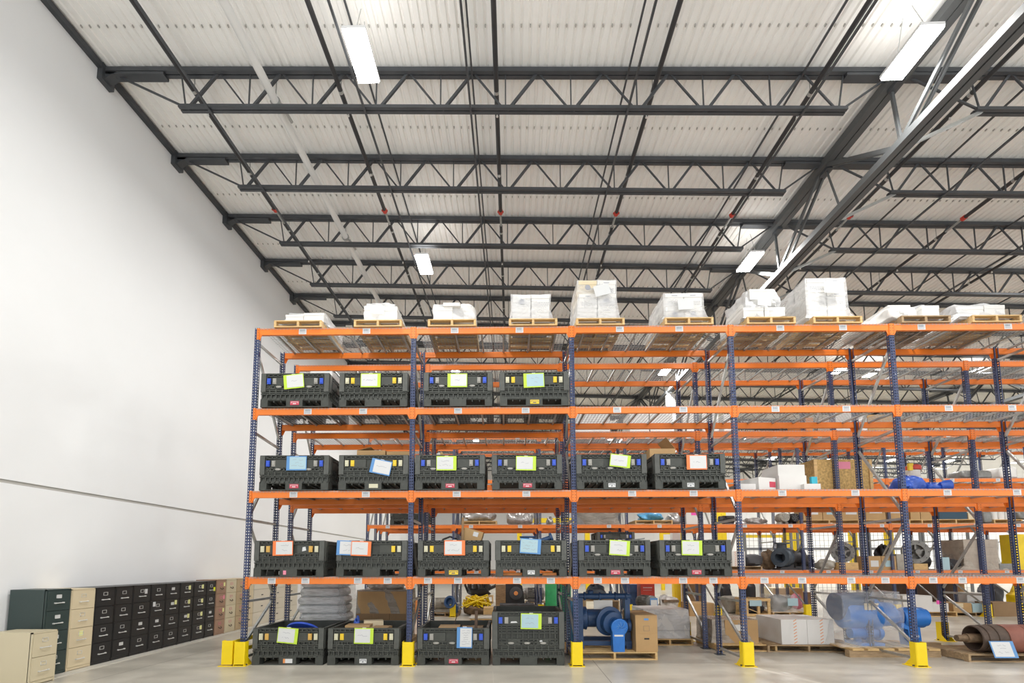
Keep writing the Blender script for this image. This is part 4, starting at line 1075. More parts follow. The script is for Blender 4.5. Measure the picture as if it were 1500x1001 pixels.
# big blue pump under film on timbers
yq = 9.5; xa, xb = X_(1222, yq), X_(1350, yq)
root = thing('timber_skid', 'long wooden skid under the film covered blue pump', 'skid', ((xa + xb)/2, yq - .35, 0))
for yy in (0, .85): MB().box(-(xb-xa)/2, yy, 0, (xb-xa)/2 + (.75 if yy else 0), yy + .12, .12).build('runner', 'wood_old', root)
for k in range(6): x = -(xb-xa)/2 + .05 + k*(xb-xa)/6; MB().box(x, -.02, .12, x + .2, 1.0, .16).build('cross_board', 'wood', root)
Z1 = .162
root = thing('blue_pump', 'large blue pump under clear film on a wooden skid, left of the fifth front upright', 'pump', ((xa + xb)/2, yq + .05, Z1)); w = xb - xa
zt = at(1260, 868, Y=yq).z - Z1; zc = at(1290, 905, Y=yq).z - Z1
b = MB(); b.lathe([(0, .18), (.03, .26), (.1, .28), (.5, .28), (.56, .33), (.62, .33), (.64, .25), (.95, .22), (1.0, .17)], (-w/2 + .2, .1, zc + .05), (1, 0, 0), 30); b.build('casing', 'pump_bright', root)
b = MB(); b.lathe([(0, .17), (.05, .19), (.35, .19), (.4, .16), (.42, .16)], (w/2 - .36, .0, zc - .0), (1, -.15, 0), 28); b.lathe([(0, .1), (.35, .12)], (w/2 - .7, .05, zc), (1, 0, 0), 20); b.build('drive_motor', 'pump_bright', root)
b = MB(); b.prism([(-.06, 0), (.16, 0), (.14, zc - .1), (-.2, zc - .1), (-.2, zc - .18), (-.08, zc - .22)], -.12, .12, 'y'); b.build('pedestal', 'pump_bright', root, (w/2 - .25, 0, 0))
MB().box(w/2 - .28, -.125, zc - .36, w/2 - .14, -.12, zc - .32).build('nameplate', 'paper', root)
b = MB(); b.tube((-w/2 + .3, .0, .22), (w/2 - .75, .0, .22), .1, 18); b.lathe([(0, .13), (.04, .13)], (-w/2 + .55, 0, .22), (1, 0, 0), 18); b.lathe([(0, .14), (.05, .14)], (w/2 - .85, 0, .22), (1, 0, 0), 18); b.build('oil_cooler', 'pump_bright', root)
b = MB()
for x in (-w/2 + .5, w/2 - .9): b.box(x - .1, -.15, 0, x + .1, .3, .05); b.prism([(x - .06, 0), (x + .06, 0), (x + .04, zc - .2), (x - .04, zc - .2)], .05, .12, 'y')
b.build('foot', 'pump_bright', root)
b = MB(); b.lathe([(0, .26), (.6, .27), (.66, .2)], (-w/2 + .15, .15, zt - .28), (1, 0, 0), 26); b.build('filter_drum', 'pump_blue', root)
MB().box(-.32, -.16, zt - .36, -.05, -.15, zt - .2).build('label_sheet', 'carton_cream', root)
s = shroud(1.32, .85, 1.1, .62, zt + .02, 83, amp=.045); s.build('plastic_cover', 'film_clear', root, (-w/2 + .62, -.30, 0))
# timber lengths and the roller
pc = at(1462, 972, Z=0)
pallet(2.1, 1.0, .13, 'wood_old', (pc.x + .65, pc.y + .06, 0), -.03, 'weathered pallet under the big rubber roller at the lower right edge')
r0 = at(1402, 948, Y=8.95); r0.z = .131 + .245
root = thing('conveyor_roller', 'big dark roller with a reddish rubber cover lying on a pallet, lower right edge', 'roller', (r0.x, r0.y, r0.z))
ax = Vector((1, -.04, 0)).normalized()
MB().lathe([(0, .03), (0, .055), (.05, .06), (.16, .06), (.16, .08), (.7, .08)], (0, 0, 0), ax, 20).build('shaft', 'brown_cast', root)
MB().lathe([(.6, .08), (.6, .17), (.30, .195), (.27, .205), (.28, .225), (.34, .23), (.345, .215), (.37, .215), (.375, .232), (.50, .238), (.505, .226), (.52, .226), (.525, .242), (.66, .245), (.665, .23), (.70, .23)], (0, 0, 0), ax, 40).build('end_drum', 'rust', root)
MB().lathe([(.70, .236), (.702, .243), (1.0, .243), (1.01, .234), (1.015, .243), (2.3, .243)], (0, 0, 0), ax, 40).build('rubber_sleeve', 'rubber_red', root)
c = at(1470, 952, Y=8.62); root = thing('document_pouch', 'blue framed pouch with white sheet leaning on the rubber roller', 'document pouch', c); root.rotation_euler = (-.30, 0, 0)
MB().box(-.2, -.006, -.14, .2, 0, .14).build('pouch_frame', 'blue_frame', root)
b = MB().use('paper'); b.box(-.18, -.0085, -.12, .14, -.0055, .125); scribble(b, -.15, .1, .26, .18, -.0092, 3, 90, 'ink_grey', .005); b.build('sheet', None, root)
# plates stacked behind the roller
root = thing('plate_stack', 'stack of flat grey plates on pallets behind the roller', 'plates', (at(1490, 922, Z=.1).x + .1, 10.15, 0))
for k in range(4): MB().box(-.75 + .03*k, .02*k, .02 + .075*k, .9, .9, .075 + .075*k).build('plate', ('wood_old', 'grey_metal', 'wood_old', 'galv')[k], root)
b = MB(); b.path([(.1 + .13*math.cos(PI*k/8), .3, .32 + .12*math.sin(PI*k/8)) for k in range(9)], .018, 6); b.build('lifting_bow', 'galv', root)
pallet(1.1, 1.0, .12, 'wood_old', (at(1402, 925, Z=0).x, 9.8, 0), .1, 'reddish wooden pallet lying empty behind the roller')

# -- rear row floor, left: bagged goods and a wrapped carton
xa, xb = X_(431, 10.2), X_(505, 10.2)
pallet(1.25, 1.1, .13, 'wood_old', ((xa + xb)/2 + .1, 10.05, 0), 0, 'pallet under the grey film wrapped sacks, hidden behind the floor bins')
root = thing('wrapped_sacks', 'stack of grey sacks in clear film behind the leftmost floor bin', 'wrapped load', ((xa + xb)/2, 10.15, .131))
zt = at(470, 853, Y=10.2).z - .13
for k in range(7):
    obj('sack', lump_mesh('sack', 1.0 - .03*(k > 4)*(k - 3), .9, .21, 100 + k, 'bag', .03, 4, 40, 8, 1), root, (R.uniform(-.03, .03), .45, k*.175))
s = shroud(1.35, 1.1, .85, .8, 1.32, 87, amp=.06, x1=-.12); s.build('stretch_film', 'film_clear', root, (.12, -.05, 0))
obj('crumpled_top', lump_mesh('crumpled_top', .8, .5, .3, 111, 'film_clear', .2, 2.5), root, (.42, .3, 1.1))
xa, xb = X_(524, 10.2), X_(596, 10.2)
pallet(1.2, 1.1, .13, 'wood_old', ((xa + xb)/2, 10.05, 0), 0, 'pallet under the brown film wrapped cartons, hidden behind the floor bins')
root = thing('wrapped_carton', 'brown cartons in greyish film behind the second floor bin', 'wrapped load', ((xa + xb)/2, 10.12, .131))
for i in range(3): MB().box(-.51 + .34*i, 0, 0, -.175 + .34*i, .9, .55).build('carton', 'cardboard_dark', root)
MB().box(-.5, .02, .55, .5, .9, 1.0).build('carton', 'cardboard', root)
shroud(1.06, .95, 1.04, .9, 1.03, 91, amp=.02).build('stretch_film', 'film_grey', root)
obj('crumpled_top', lump_mesh('crumpled_top', .9, .7, .25, 113, 'film_grey', .12, 2.2), root, (0, .45, 1.0))

# -- second level from the floor up, right bays: white cartons, crate, blue bundle
zl = shelf(2)
def onshelf(px0, px1, pyt, Y, z): a, c = at(px0, pyt, Y=Y), at(px1, pyt, Y=Y); return (a.x + c.x)/2, c.x - a.x, a.z - z
for (p0, p1, pt, Y, d, rz, lab, t) in ((1083, 1107, 709, 8.55, .4, .0, None, 'flat white carton beside the fourth front upright on the middle shelf'),
        (1107, 1140, 700, 8.6, .5, .35, [(.12, .12, .14, .1, 'red_label')], 'white carton with a dark red label, turned askew on the middle shelf'),
        (1141, 1181, 697, 8.6, .6, 0, None, 'lower large white carton in the heap on the middle shelf'),
        (1178, 1202, 709, 8.5, .4, 0, None, 'flat white carton at the right end of the heap on the middle shelf')):
    x, wd, h = onshelf(p0, p1, pt, Y, zl); carton(wd, d, h, 'carton_white', (x, Y, zl), rz, t, lab=lab, seam=False)
x, wd, h = onshelf(1141, 1181, 697, 8.6, zl); z2 = zl + h + .001
carton(wd*.98, .55, .20, 'carton_white', (x, 8.63, z2), 0, 'upper large white carton in the heap on the middle shelf', seam=False)
carton(.30, .8, .13, 'carton_white', (x - wd/2 - .17, 8.95, zl + .23), .0, 'white carton behind the askew one in the heap on the middle shelf', tilt=-.0, seam=False) if False else None
carton(.10, .06, .16, 'teal', (at(1194, 700, Y=8.6).x, 8.62, zl + .094), 0, 'small teal box standing on the flat white carton on the middle shelf', seam=False)
x, wd, h = onshelf(1190, 1274, 674, 10.15, zl)
root = thing('osb_crate', 'large tan particle board crate with a pink sheet on the middle shelf', 'crate', (x, 10.12, zl))
MB().box(-wd/2, 0, .0, wd/2, .95, h).build('panel_box', 'osb', root)
for xx in (-wd/2 - .004, wd/2 - .06): MB().box(xx, -.02, 0, xx + .064, 0, h).build('corner_batten', 'wood', root)
MB().box(-.12, -.006, h - .2, .16, 0, h - .05).build('label_sheet', 'pinkish', root)
xa, xb = at(1331, 700, Y=8.8).x, at(1396, 700, Y=8.8).x
root = thing('wrapped_machine', 'blue plastic covered machine lying on the middle shelf, right of the fifth front upright', 'wrapped load', ((xa + xb)/2, 8.85, zl)); w = xb - xa
obj('cover', lump_mesh('cover', w*.62, .6, .34, 121, 'tarp_blue', .14, 2.4), root, (-w*.18, .3, 0))
obj('cover', lump_mesh('cover', w*.5, .4, .2, 122, 'tarp_blue', .12, 2.4), root, (w*.22, .2, .0))
MB().lathe([(0, .07), (.1, .1), (.16, .1)], (w*.3, .05, .12), (1, -.2, .1), 16).build('outlet', 'tarp_blue', root)
MB().tube((w*.42, .02, .13), (w*.5, .0, .14), .03, 10).build('shaft', 'carton_cream', root)
x, wd, h = onshelf(1335, 1354, 677, 10.25, zl)
root = thing('coil_package', 'white coil package with red and yellow top behind the blue covered machine', 'package', (x, 10.3, zl))
for k in range(5): MB().lathe([(0, wd*.5), (.01, wd*.53), (h*.15, wd*.53), (h*.16, wd*.5)], (0, 0.12, k*h*.165), (0, 0, 1), 22).build('coil', 'carton_white', root)
MB().lathe([(0, wd*.5), (.08, wd*.5), (.11, wd*.35)], (0.02, .1, h*.83), (0, 0, 1), 22).build('top_cap', 'red', root)
MB().box(-wd*.55, 0, h*.8, -wd*.2, .05, h*.98).build('yellow_tag', 'latch_yellow', root)

# ------------------------------------------------------------------ goods across the second aisle
def spot(p0, p1, pt, Y, z): a, c = at(p0, pt, Y=Y), at(p1, pt, Y=Y); return (a.x + c.x)/2, c.x - a.x, max(.05, a.z - z)
def low_pallet(p0, p1, Y, z, t, m='wood', h=.12, d=1.05): a, c = at(p0, 780, Y=Y), at(p1, 780, Y=Y); pallet(c.x - a.x, d, h, m, ((a.x + c.x)/2, Y, z), 0, t); return z + h + .001
def heap(name, p0, p1, pt, Y, z, m, t, seed, d=.7, sq=2.6, rough=.15, filmm=None, top=.75, cat='wrapped load', note=None, extra=None):
    x, w, h = spot(p0, p1, pt, Y, z); root = thing(name, t, cat, (x, Y + d/2, z))
    obj('core', lump_mesh('core', w*(.94 if filmm else 1), d, h*(.96 if filmm else 1), seed, m, rough, sq, top=top), root)
    if filmm: shroud(w*1.04, d*1.04, w*.9, d*.85, h, seed, amp=.06).build('stretch_film', filmm, root, (0, -d/2*1.02, 0))
    if note: MB().box(-.16, -.012, -.12, .16, 0, .12).build('note_sheet', note[2], root, (note[0], -d*.5 - .02, note[1]))
    if extra: extra(root, w, d, h)
    return root
def ctn(p0, p1, pt, Y, z, m, t, d=.5, lab=None, rz=0, name='carton'):
    x, w, h = spot(p0, p1, pt, Y, z); return carton(w, d, h, m, (x, Y, z), rz, t, lab=lab, seam=False, name=name)
Yb = YB + .06
z2 = shelf(2)
x, w, h = spot(570, 627, 750, YB - .03, z2)
put(bin_proto(.615, 'blue', None), (x, YB - .03, z2), 0, 'far dark grey bulk bin across the second aisle, seen above the second lowest shelf bins', 'bulk bin', 'dark grey folding bulk bins')
zp = low_pallet(676, 728, Yb, z2, 'wooden pallet with flat boards behind the tilted carton, across the second aisle')
heap('foil_bundle', 678, 726, 748, Yb + .1, zp, 'foil', 'low silver foil bundle on a pallet behind the tilted carton', 201, top=.9)
heap('foil_bundle', 738, 785, 750, Yb + .1, z2, 'foil', 'crumpled silver foil bundle above the blue casting bin', 202)
heap('foil_bundle', 801, 812, 757, Yb + .1, z2, 'foil', 'small silver bundle left of the third upright across the second aisle', 203)
x, w, h = spot(845, 907, 738, Yb, z2)
root = thing('wrapped_block', 'large grey film wrapped block right of the third upright across the second aisle', 'wrapped load', (x, Yb + .02, z2))
MB().box(-w/2 + .03, .02, 0, w/2 - .03, .9, h - .02).build('block', 'grey_metal', root); shroud(w, .95, w - .02, .93, h, 205, amp=.03).build('stretch_film', 'film_grey', root)
zp = low_pallet(931, 986, Yb, z2, 'pale pallet under the bright blue parcel', h=.13)
heap('blue_parcel', 938, 975, 751, Yb + .1, zp, 'tarp_light', 'bright blue plastic parcel on a pale pallet', 206, top=.95)
heap('foil_bundle', 980, 1003, 752, Yb + .1, z2, 'foil', 'grey and silver bundle next to the blue parcel', 207)
ctn(1005, 1024, 748, Yb, z2, 'carton_white', 'white carton with a bright pink label across the second aisle', lab=[(.05, .35, .2, .12, 'pink')])
heap('foil_bundle', 1090, 1130, 758, Yb + .1, z2, 'foil', 'silver foil heap right of the fourth front upright', 208, top=.6)
motor('small_motor', .45, .12, 'dark_metal', 'small dark motor with orange spot left of the silver heap', (at(1072, 760, Y=Yb).x, Yb + .3, z2))
motor('small_motor', .4, .16, 'beige_metal', 'brownish motor on the shelf edge beside a blue upright', (at(1153, 760, Y=Yb).x, Yb + .3, z2), 1.45)
motor('small_motor', .5, .15, 'black', 'black motor on the shelf left of the pallet cartons', (at(1168, 760, Y=Yb).x, Yb + .35, z2), 1.5)
zp = low_pallet(1172, 1260, Yb, z2, 'pallet under three brown cartons with white labels, second level', h=.13)
for k, (a, c) in enumerate(((1176, 1204), (1205, 1232), (1233, 1260))): ctn(a, c, 747, Yb, zp, 'cardboard', f'{("left", "middle", "right")[k]} brown carton of three with white labels on the second level', lab=[(0, .25, .35, .16, 'paper_blue' if k == 1 else 'paper')])
zp = low_pallet(1266, 1330, Yb, z2, 'pallet under two brown cartons left of the fifth front upright, second level', h=.13)
for k, (a, c) in enumerate(((1268, 1297), (1298, 1328))): ctn(a, c, 747, Yb, zp, 'cardboard', f'{("left", "right")[k]} brown carton of the pair left of the fifth front upright', lab=[(0, .28, .4, .14, 'paper')])
zp = low_pallet(1333, 1372, Yb, z2, 'pallet under a pair of bright brown cartons right of the fifth front upright', h=.13)
for k, (a, c) in enumerate(((1333, 1347), (1348, 1364))): ctn(a, c, 746, Yb, zp, 'cardboard', f'{("left", "right")[k]} bright brown carton right of the fifth front upright')
zp = low_pallet(1374, 1431, Yb, z2, 'pallet under a flat dark blue case', h=.14)
ctn(1375, 1416, 749, Yb, zp, 'case_blue', 'flat dark blue case on a pallet across the second aisle', name='blue_case')
ctn(1418, 1430, 751, Yb, zp, 'carton_cream', 'small cream carton beside the flat dark blue case')
heap('grey_package', 1440, 1454, 748, Yb, z2, 'grey_metal', 'grey package standing on the second level at right', 209, sq=6, rough=.03, top=.95)
zp = low_pallet(1458, 1500, Yb, z2, 'pallet under white cans at the right edge, second level', h=.13)
for k in range(6): tag(MB().tube((0, 0, 0), (0, 0, .42), .10, 14).build('white_can', 'carton_white', None, (at(1462 + 5*k, 760, Y=Yb).x, Yb + .15 + .22*(k % 2), zp)), f'white tall can in the row at the right edge, {ORD[k]} from the left', 'can', 'white cans on the second level')
heap('grey_package', 1494, 1512, 748, Yb, zp, 'grey_metal', 'grey film wrapped package beside the white cans', 210, sq=5, rough=.04)
# third and fourth level across the aisle: crates and white cartons seen under the decks
z3, z4 = shelf(3), shelf(4)
for k, (a, c, pt, m) in enumerate(((845, 893, 602, 'carton_white'), (922, 950, 604, 'carton_white'), (952, 985, 604, 'carton_white'), (1000, 1024, 606, 'carton_white'), (1028, 1052, 606, 'carton_white'), (1060, 1076, 607, 'carton_white'), (1176, 1191, 612, 'tape_orange'), (1222, 1248, 605, 'carton_white'), (1252, 1269, 608, 'carton_white'), (1270, 1306, 608, 'cardboard'))):
    ctn(a, c, pt, Yb + .1, z4, m, ('white', 'brown', 'orange')[{'carton_white': 0, 'cardboard': 1, 'tape_orange': 2}[m]] + f' box on the top level across the second aisle, {ORD[k]} from the left', d=.9, name='crate')
heap('grey_package', 1466, 1496, 683, Yb, z3, 'carton_white', 'pale flat packages on the third level at the right', 211, sq=6, rough=.04)
ctn(1285, 1310, 690, Yb, z3, 'dark_metal', 'dark grey slanted metal housing on the third level across the aisle', name='metal_housing') if False else None
heap('metal_housing', 1405, 1462, 688, Yb, z3, 'grey_metal', 'sloping grey metal housing on the third level across the second aisle', 212, sq=5, rough=.04, cat='housing')
heap('round_wrapped_bundle', 925, 951, 688, Yb, z3, 'dark_metal', 'dark round bundle above the tilted lime pouch, third level across the aisle', 213)
# lowest level
z1 = shelf(1)
def seen(px): return at(px, 830, Y=Yb).x
root = thing('dark_machine', 'dark machine parts above the big tilted carton bin, lowest level across the aisle', 'machine', (seen(663), Yb + .3, z1))
MB().box(-.3, -.2, 0, .3, .3, .75).build('body', 'dark_metal', root); MB().path([(-.3, -.2, .75), (-.35, -.2, 1.0), (-.1, -.2, 1.1), (.15, -.2, 1.0)], .03, 8).build('hose', 'black', root)
x, w, h = spot(879, 924, 779, Yb, z1)
for k in range(2):
    put(bin_proto(.615, 'blue', 'red'), (x, Yb - .06, z1 + .617*k), 0, f'far black bulk bin behind the fifth lowest shelf bin, {("lower", "upper")[k]} of two stacked', 'bulk bin', 'dark grey folding bulk bins')
zp = low_pallet(1050, 1114, Yb, z1, 'brown pallet under the striped white carton right of the last lowest shelf bin', 'wood_old')
x, w, h = spot(1072, 1091, 808, Yb, zp)
carton(w, .5, h, 'carton_white', (x, Yb, zp), 0, 'white carton with striped tape peeking beside the fourth front upright', seam=False, band=(-.1,))
heap('mesh_bundle', 1091, 1120, 813, Yb + .1, zp, 'charcoal', 'black net wrapped bundle on a brown pallet', 221, sq=4, rough=.06, top=.95)
heap('brown_casting', 1119, 1141, 808, Yb + .55, z1, 'brown_cast', 'rusty brown casting between the net bundle and the grey pump', 222, d=.5, rough=.22, cat='casting')
root = thing('volute_pump', 'grey round pump casing with a top flange, lowest level across the aisle', 'pump', (seen(1160), Yb + .32, z1))
b = MB(); b.lathe([(.3, .10), (.0, .17), (0, .30), (.05, .31), (.07, .23), (.14, .30), (.3, .32), (.42, .28), (.48, .18)], (-.28, -.16, .40), (.85, .55, 0), 28); b.build('casing', 'pump_grey', root)
b = MB(); b.tube((-.18, -.05, .5), (-.14, -.05, .84), .15, 18); b.lathe([(0, .24), (.05, .24)], (-.13, -.05, .84), (0, 0, 1), 22); b.build('discharge_flange', 'pump_grey', root)
b = MB(); b.lathe([(0, .25), (.12, .25), (.14, .2), (.35, .2), (.36, .28), (.42, .28)], (.1, -.0, .42), (1, 0, 0), 24); b.box(-.3, -.2, 0, .5, .3, .06); b.box(-.2, -.1, .05, .2, .2, .2); b.build('bearing_frame', 'dark_metal', root)
motor('electric_motor', .75, .22, 'dark_metal', 'dark motor right of the grey round pump', (seen(1194), Yb + .8, z1))
heap('beige_cover', 1203, 1232, 821, Yb + .1, z1, 'beige_metal', 'low beige cover lying on the lowest level across the aisle', 223, top=.6, cat='cover')
flange_disc('wheel_flange', .33, .09, 'grey_metal', 'grey wheel with a shaft on a wooden block, left one of two wheels', (seen(1245), Yb + .3, z1 + .24), -.5)
tag(MB().box(-.3, 0, 0, .3, .3, .238).build('wooden_block', 'wood', None, (seen(1247), Yb + .1, z1)), 'wooden block under the left grey wheel', 'block')
for k, (a, c) in enumerate(((1271, 1290), (1291, 1312))): ctn(a, c, 815, Yb, z1, 'cardboard', f'{("left", "right")[k]} brown carton of two between the grey wheels', lab=[(0, .2, .25, .2, 'paper' if k == 0 else 'paper_blue')])
heap('black_casting', 1288, 1312, 802, Yb + .65, z1, 'black', 'jagged black casting behind the two cartons between the wheels', 224, rough=.25, d=.4, cat='casting')
ctn(1313, 1331, 812, Yb + .2, z1, 'beige_metal', 'grey beige box behind the fifth front upright, lowest level', d=.5, name='metal_box')
flange_disc('wheel_flange', .38, .10, 'grey_metal', 'big grey wheel with a motor on wooden blocks, right one of two wheels', (seen(1353), Yb + .3, z1 + .20), -.35)
tag(MB().box(-.22, 0, 0, .22, .4, .198).build('wooden_block', 'wood', None, (seen(1353), Yb + .1, z1)), 'wooden block under the right grey wheel', 'block')
motor('electric_motor', .6, .22, 'dark_metal', 'dark motor tilted beside the big right wheel', (seen(1377), Yb + .82, z1 + .0), -.1)
tag(MB().box(-.12, 0, 0, .12, .03, .40).build('standing_board', 'paper_blue', None, (seen(1386), Yb, z1)), 'pale board standing right of the big grey wheel', 'board')
heap('grey_bundle', 1391, 1411, 819, Yb + .1, z1, 'charcoal', 'dark grey bundle left of the tan wrapped stack', 225)
ctn(1401, 1409, 819, Yb + .8, z1, 'pink', 'small magenta box behind the dark grey bundle')
x, w, h = spot(1411, 1461, 791, Yb, z1)
root = thing('wrapped_carton_stack', 'tall stack of tan cartons in film that flares out at the foot', 'wrapped load', (x, Yb + .02, z1))
for j in range(4):
    for i in range(2): MB().box(-w/2 + i*w/2 + .01, 0, j*h/4, -w/2 + (i + 1)*w/2 - .01, .8, (j + 1)*h/4 - .006).build('carton', 'carton_grey', root)
shroud(w*1.5, .95, w + .03, .84, h + .01, 231, amp=.04, flare=.12).build('stretch_film', 'film_tan', root, (.05, -.03, 0))
ctn(1464, 1485, 826, Yb, z1, 'grey_metal', 'flat grey slab right of the tan wrapped stack', name='metal_slab')
ctn(1486, 1512, 783, Yb + .2, z1 + .0, 'yellow', 'yellow cabinet at the right edge, lowest level across the aisle', name='yellow_cabinet')
# on the floor across the aisle
Yf = YB + .08
zp = low_pallet(634, 672, Yf, 0, 'low pallet under the concrete coloured motor', 'wood_old')
motor('electric_motor', .8, .2, 'beige_metal', 'beige grey motor on a pallet behind the third floor bin', (at(648, 890, Y=Yf).x, Yf + .35, zp), .2)
root = thing('pipe_elbow', 'blue flanged pipe elbow standing on the beige motor pallet', 'pipe fitting', (at(661, 880, Y=Yf).x, Yf - .10, zp))
b = MB(); b.lathe([(0, .13), (.05, .20), (.1, .2), (.1, .14), (.12, .13), (.02, .11)], (0, .0, .34), (-.4, -1, .25), 24); b.path([(.02, .08, .33), (.1, .14, .22), (.1, .16, 0)], .12, 16); b.build('elbow', 'pump_blue', root)
# yellow chain heap
root = thing('yellow_chain', 'heap of bright yellow hoses on a wooden box, behind the third floor bin', 'hoses', (at(697, 890, Y=Yf).x, Yf + .1, .0)); rr = random.Random(5)
for k in range(9):
    b = MB(); pts = [Vector((rr.uniform(-.50, .5), rr.uniform(0, .45), rr.uniform(.26, .40))) if q % 2 == 0 else Vector((rr.uniform(-.42, .42), rr.uniform(.0, .4), rr.uniform(.42, .70))) for q in range(9)]
    for a, c in zip(pts, pts[1:]): b.tube(a, c, .02, 6)
    b.build('hose', 'yellow', root)
obj('core', lump_mesh('core', 1.0, .6, .36, 261, 'brown_cast', .2, 2.2), root, (0, .3, 0))
zp = low_pallet(689, 727, 14.0, 0, 'pallet with a flat grey sheet in the second aisle behind the third floor bin', 'wood', h=.14)
tag(MB().box(-.40, 0, 0, .40, .9, .03).build('metal_sheet', 'galv', None, (at(708, 900, Y=14).x, 14.05, zp)), 'flat grey sheet on a pallet in the second aisle', 'sheet')
Yc = 21.0
low_pallet(682, 722, Yc, 0, 'far pallet under the black engine', h=.3)
root = heap('black_engine', 684, 720, 858, Yc + .1, .3, 'black', 'black engine seen above the yellow hoses', 241, rough=.3, cat='engine')
for k in range(4): MB().tube((-.42 + .26*k, -.3, .35), (-.42 + .26*k, -.42, .75), .09, 10).build('cylinder', 'dark_metal', root)
MB().path([(.4, -.2, .3), (.7, -.25, .45), (.8, -.2, .6)], .07, 8).build('exhaust_pipe', 'dark_metal', root); MB().path([(-.5, -.2, .2), (-.62, -.25, .5), (-.5, -.3, .75)], .05, 8).build('hose', 'black', root)
ctn(726, 741, 857, 19.5, 0, 'wood_old', 'stack of brown wooden boxes left of the black machine', d=.8, name='wooden_box')
root = thing('black_machine', 'tall black machine with an orange hub behind the tall floor bin', 'machine', (at(756, 895, Y=15.2).x, 15.3, 0))
b = MB(); b.box(-.45, 0, 0, .45, .7, .35); b.prism([(-.32, .35), (.3, .35), (.2, 1.0), (.05, 1.1), (-.32, 1.12)], .1, .6, 'y'); b.build('body', 'black', root)
MB().lathe([(0, .2), (.05, .2), (.06, .15)], (0, .09, .78), (0, -1, 0), 20).build('hub_ring', 'charcoal', root); MB().lathe([(0, .065), (.04, .06)], (0, .03, .78), (0, -1, 0), 16).build('hub', 'tape_orange', root)
b = MB(); b.tube((-.5, -.05, .42), (.55, -.05, .42), .07, 14); b.tube((.3, 0, .5), (.7, -.1, .35), .05, 10); b.build('shaft', 'dark_metal', root)
tag(MB().box(-.3, 0, 0, .3, .5, .35).build('wooden_block', 'wood', None, (at(733, 893, Y=15.2).x - .22, 15.2, 0)), 'pale wooden block at the left of the black machine', 'block')
motor('electric_motor', .8, .24, 'grey_metal', 'grey motor behind the tall floor bin, right of the black machine', (at(784, 880, Y=19).x, 19.3, .22), 0)
low_pallet(770, 800, 19, 0, 'wood coloured stand under the grey motor behind the tall bin', 'wood_old', h=.21)
for k, pxx in enumerate((806, 825)):
    root = thing('gas_tank', f'green upright tank beside the third upright, {("left", "right")[k]} one', 'tank', (at(pxx + 3, 885, Y=14.6).x, 14.7 + .1*k, 0)); MB().lathe([(0, .17), (.02, .2), (1.1, .2), (1.22, .12), (1.28, .05)], (0, 0, 0), (0, 0, 1), 20).build('shell', 'green', root); MB().tube((0, 0, 1.28), (0, 0, 1.38), .04, 10).build('valve', 'chrome', root)
tag(obj('round_cover', lump_mesh('round_cover', .9, .8, .55, 243, 'green', .06), None, (at(870, 880, Y=15.9).x, 16.3, .6)), 'dark green round hood above the blue compressor', 'hood') if False else None
zp = low_pallet(855, 905, Yf, 0, 'wooden stand behind the blue compressor', 'wood_old', h=.5)
heap('round_casting', 860, 892, 857, Yf + .1, zp, 'pump_grey', 'dark grey round casting behind the blue compressor', 244, rough=.12, cat='casting')
root = thing('steel_drum', 'blue steel drum left of the red box', 'drum', (at(925, 880, Y=18.8).x, 19.1, 0)); MB().lathe([(0, .29), (.02, .3), (.3, .29), (.32, .3), (.34, .29), (.6, .29), (.62, .3), (.64, .29), (.9, .3), (.92, .28)], (0, 0, 0), (0, 0, 1), 24).build('shell', 'pump_blue', root); MB().tube((.1, .05, .915), (.1, .05, .95), .04, 10).build('bung', 'chrome', root)
root = thing('tool_box', 'red cabinet with a white line of writing, behind the blue compressor', 'cabinet', (at(949, 870, Y=18.8).x, 18.8, 0)); MB().box(-.26, 0, 0, .26, .6, .92).build('body', 'red', root)
b = MB()
for k in range(7): b.box(-.17 + k*.05, -.004, .76, -.14 + k*.05, 0, .80)
b.box(-.17, -.004, .68, .15, 0, .69); b.build('lettering', 'paper', root)
b = MB(); b.box(-.13, 0, 0, .13, .26, 1.9); b.box(-.3, -.1, 0, .3, .4, .05); tag(b.build('yellow_column', 'yellow', None, (at(993, 880, Y=19.5).x, 19.5, 0)), 'yellow steel column right of the red cabinet', 'column')
zp = low_pallet(934, 1000, Yf, 0, 'pallet under the grey motor with a blue pouch', 'wood', h=.16)
root = motor('electric_motor', .62, .22, 'grey_metal', 'grey flanged motor with a blue pouch on its face', (at(952, 890, Y=Yf).x, Yf + .3, zp), -1.2)
c = at(958, 884, Y=Yf - .15); root = thing('document_pouch', 'blue framed pouch hung on the grey flanged motor', 'document pouch', c); MB().box(-.12, -.006, -.2, .12, 0, .16).build('pouch_frame', 'blue_frame', root); MB().box(-.1, -.009, -.19, .1, -.005, .1).build('sheet', 'paper', root)
root = heap('white_engine', 969, 997, 876, Yf + .1, zp, 'carton_white', 'pale engine with dark ribs beside the grey flanged motor', 246, sq=3, rough=.2, cat='engine'); MB().box(-.25, -.38, .28, .25, -.1, .36).build('ribbed_head', 'brown_cast', root)
ctn(1008, 1030, 856, 19.2, 0, 'cardboard_dark', 'tall dark brown carton behind the rear upright', d=.7)
ctn(1010, 1046, 884, Yf + .1, 0, 'cardboard', 'brown carton on the floor across the aisle, left of the yellow guard', d=.8)
heap('green_crate', 1067, 1090, 875, Yf + .95, 0, 'beige_metal', 'pale covered crate behind the fourth front upright', 247, sq=7, rough=.03, top=.98, cat='crate')
heap('dark_machine', 1055, 1075, 855, 19.3, 0, 'black', 'black machine seen right of the rear upright', 248, sq=4, rough=.15, cat='machine')
heap('dark_machine', 1090, 1110, 855, 19.3, 0, 'black', 'black crate stack above the open wooden crate', 249, sq=6, rough=.08, cat='machine')
x, w, h = spot(1092, 1128, 877, Yf, 0)
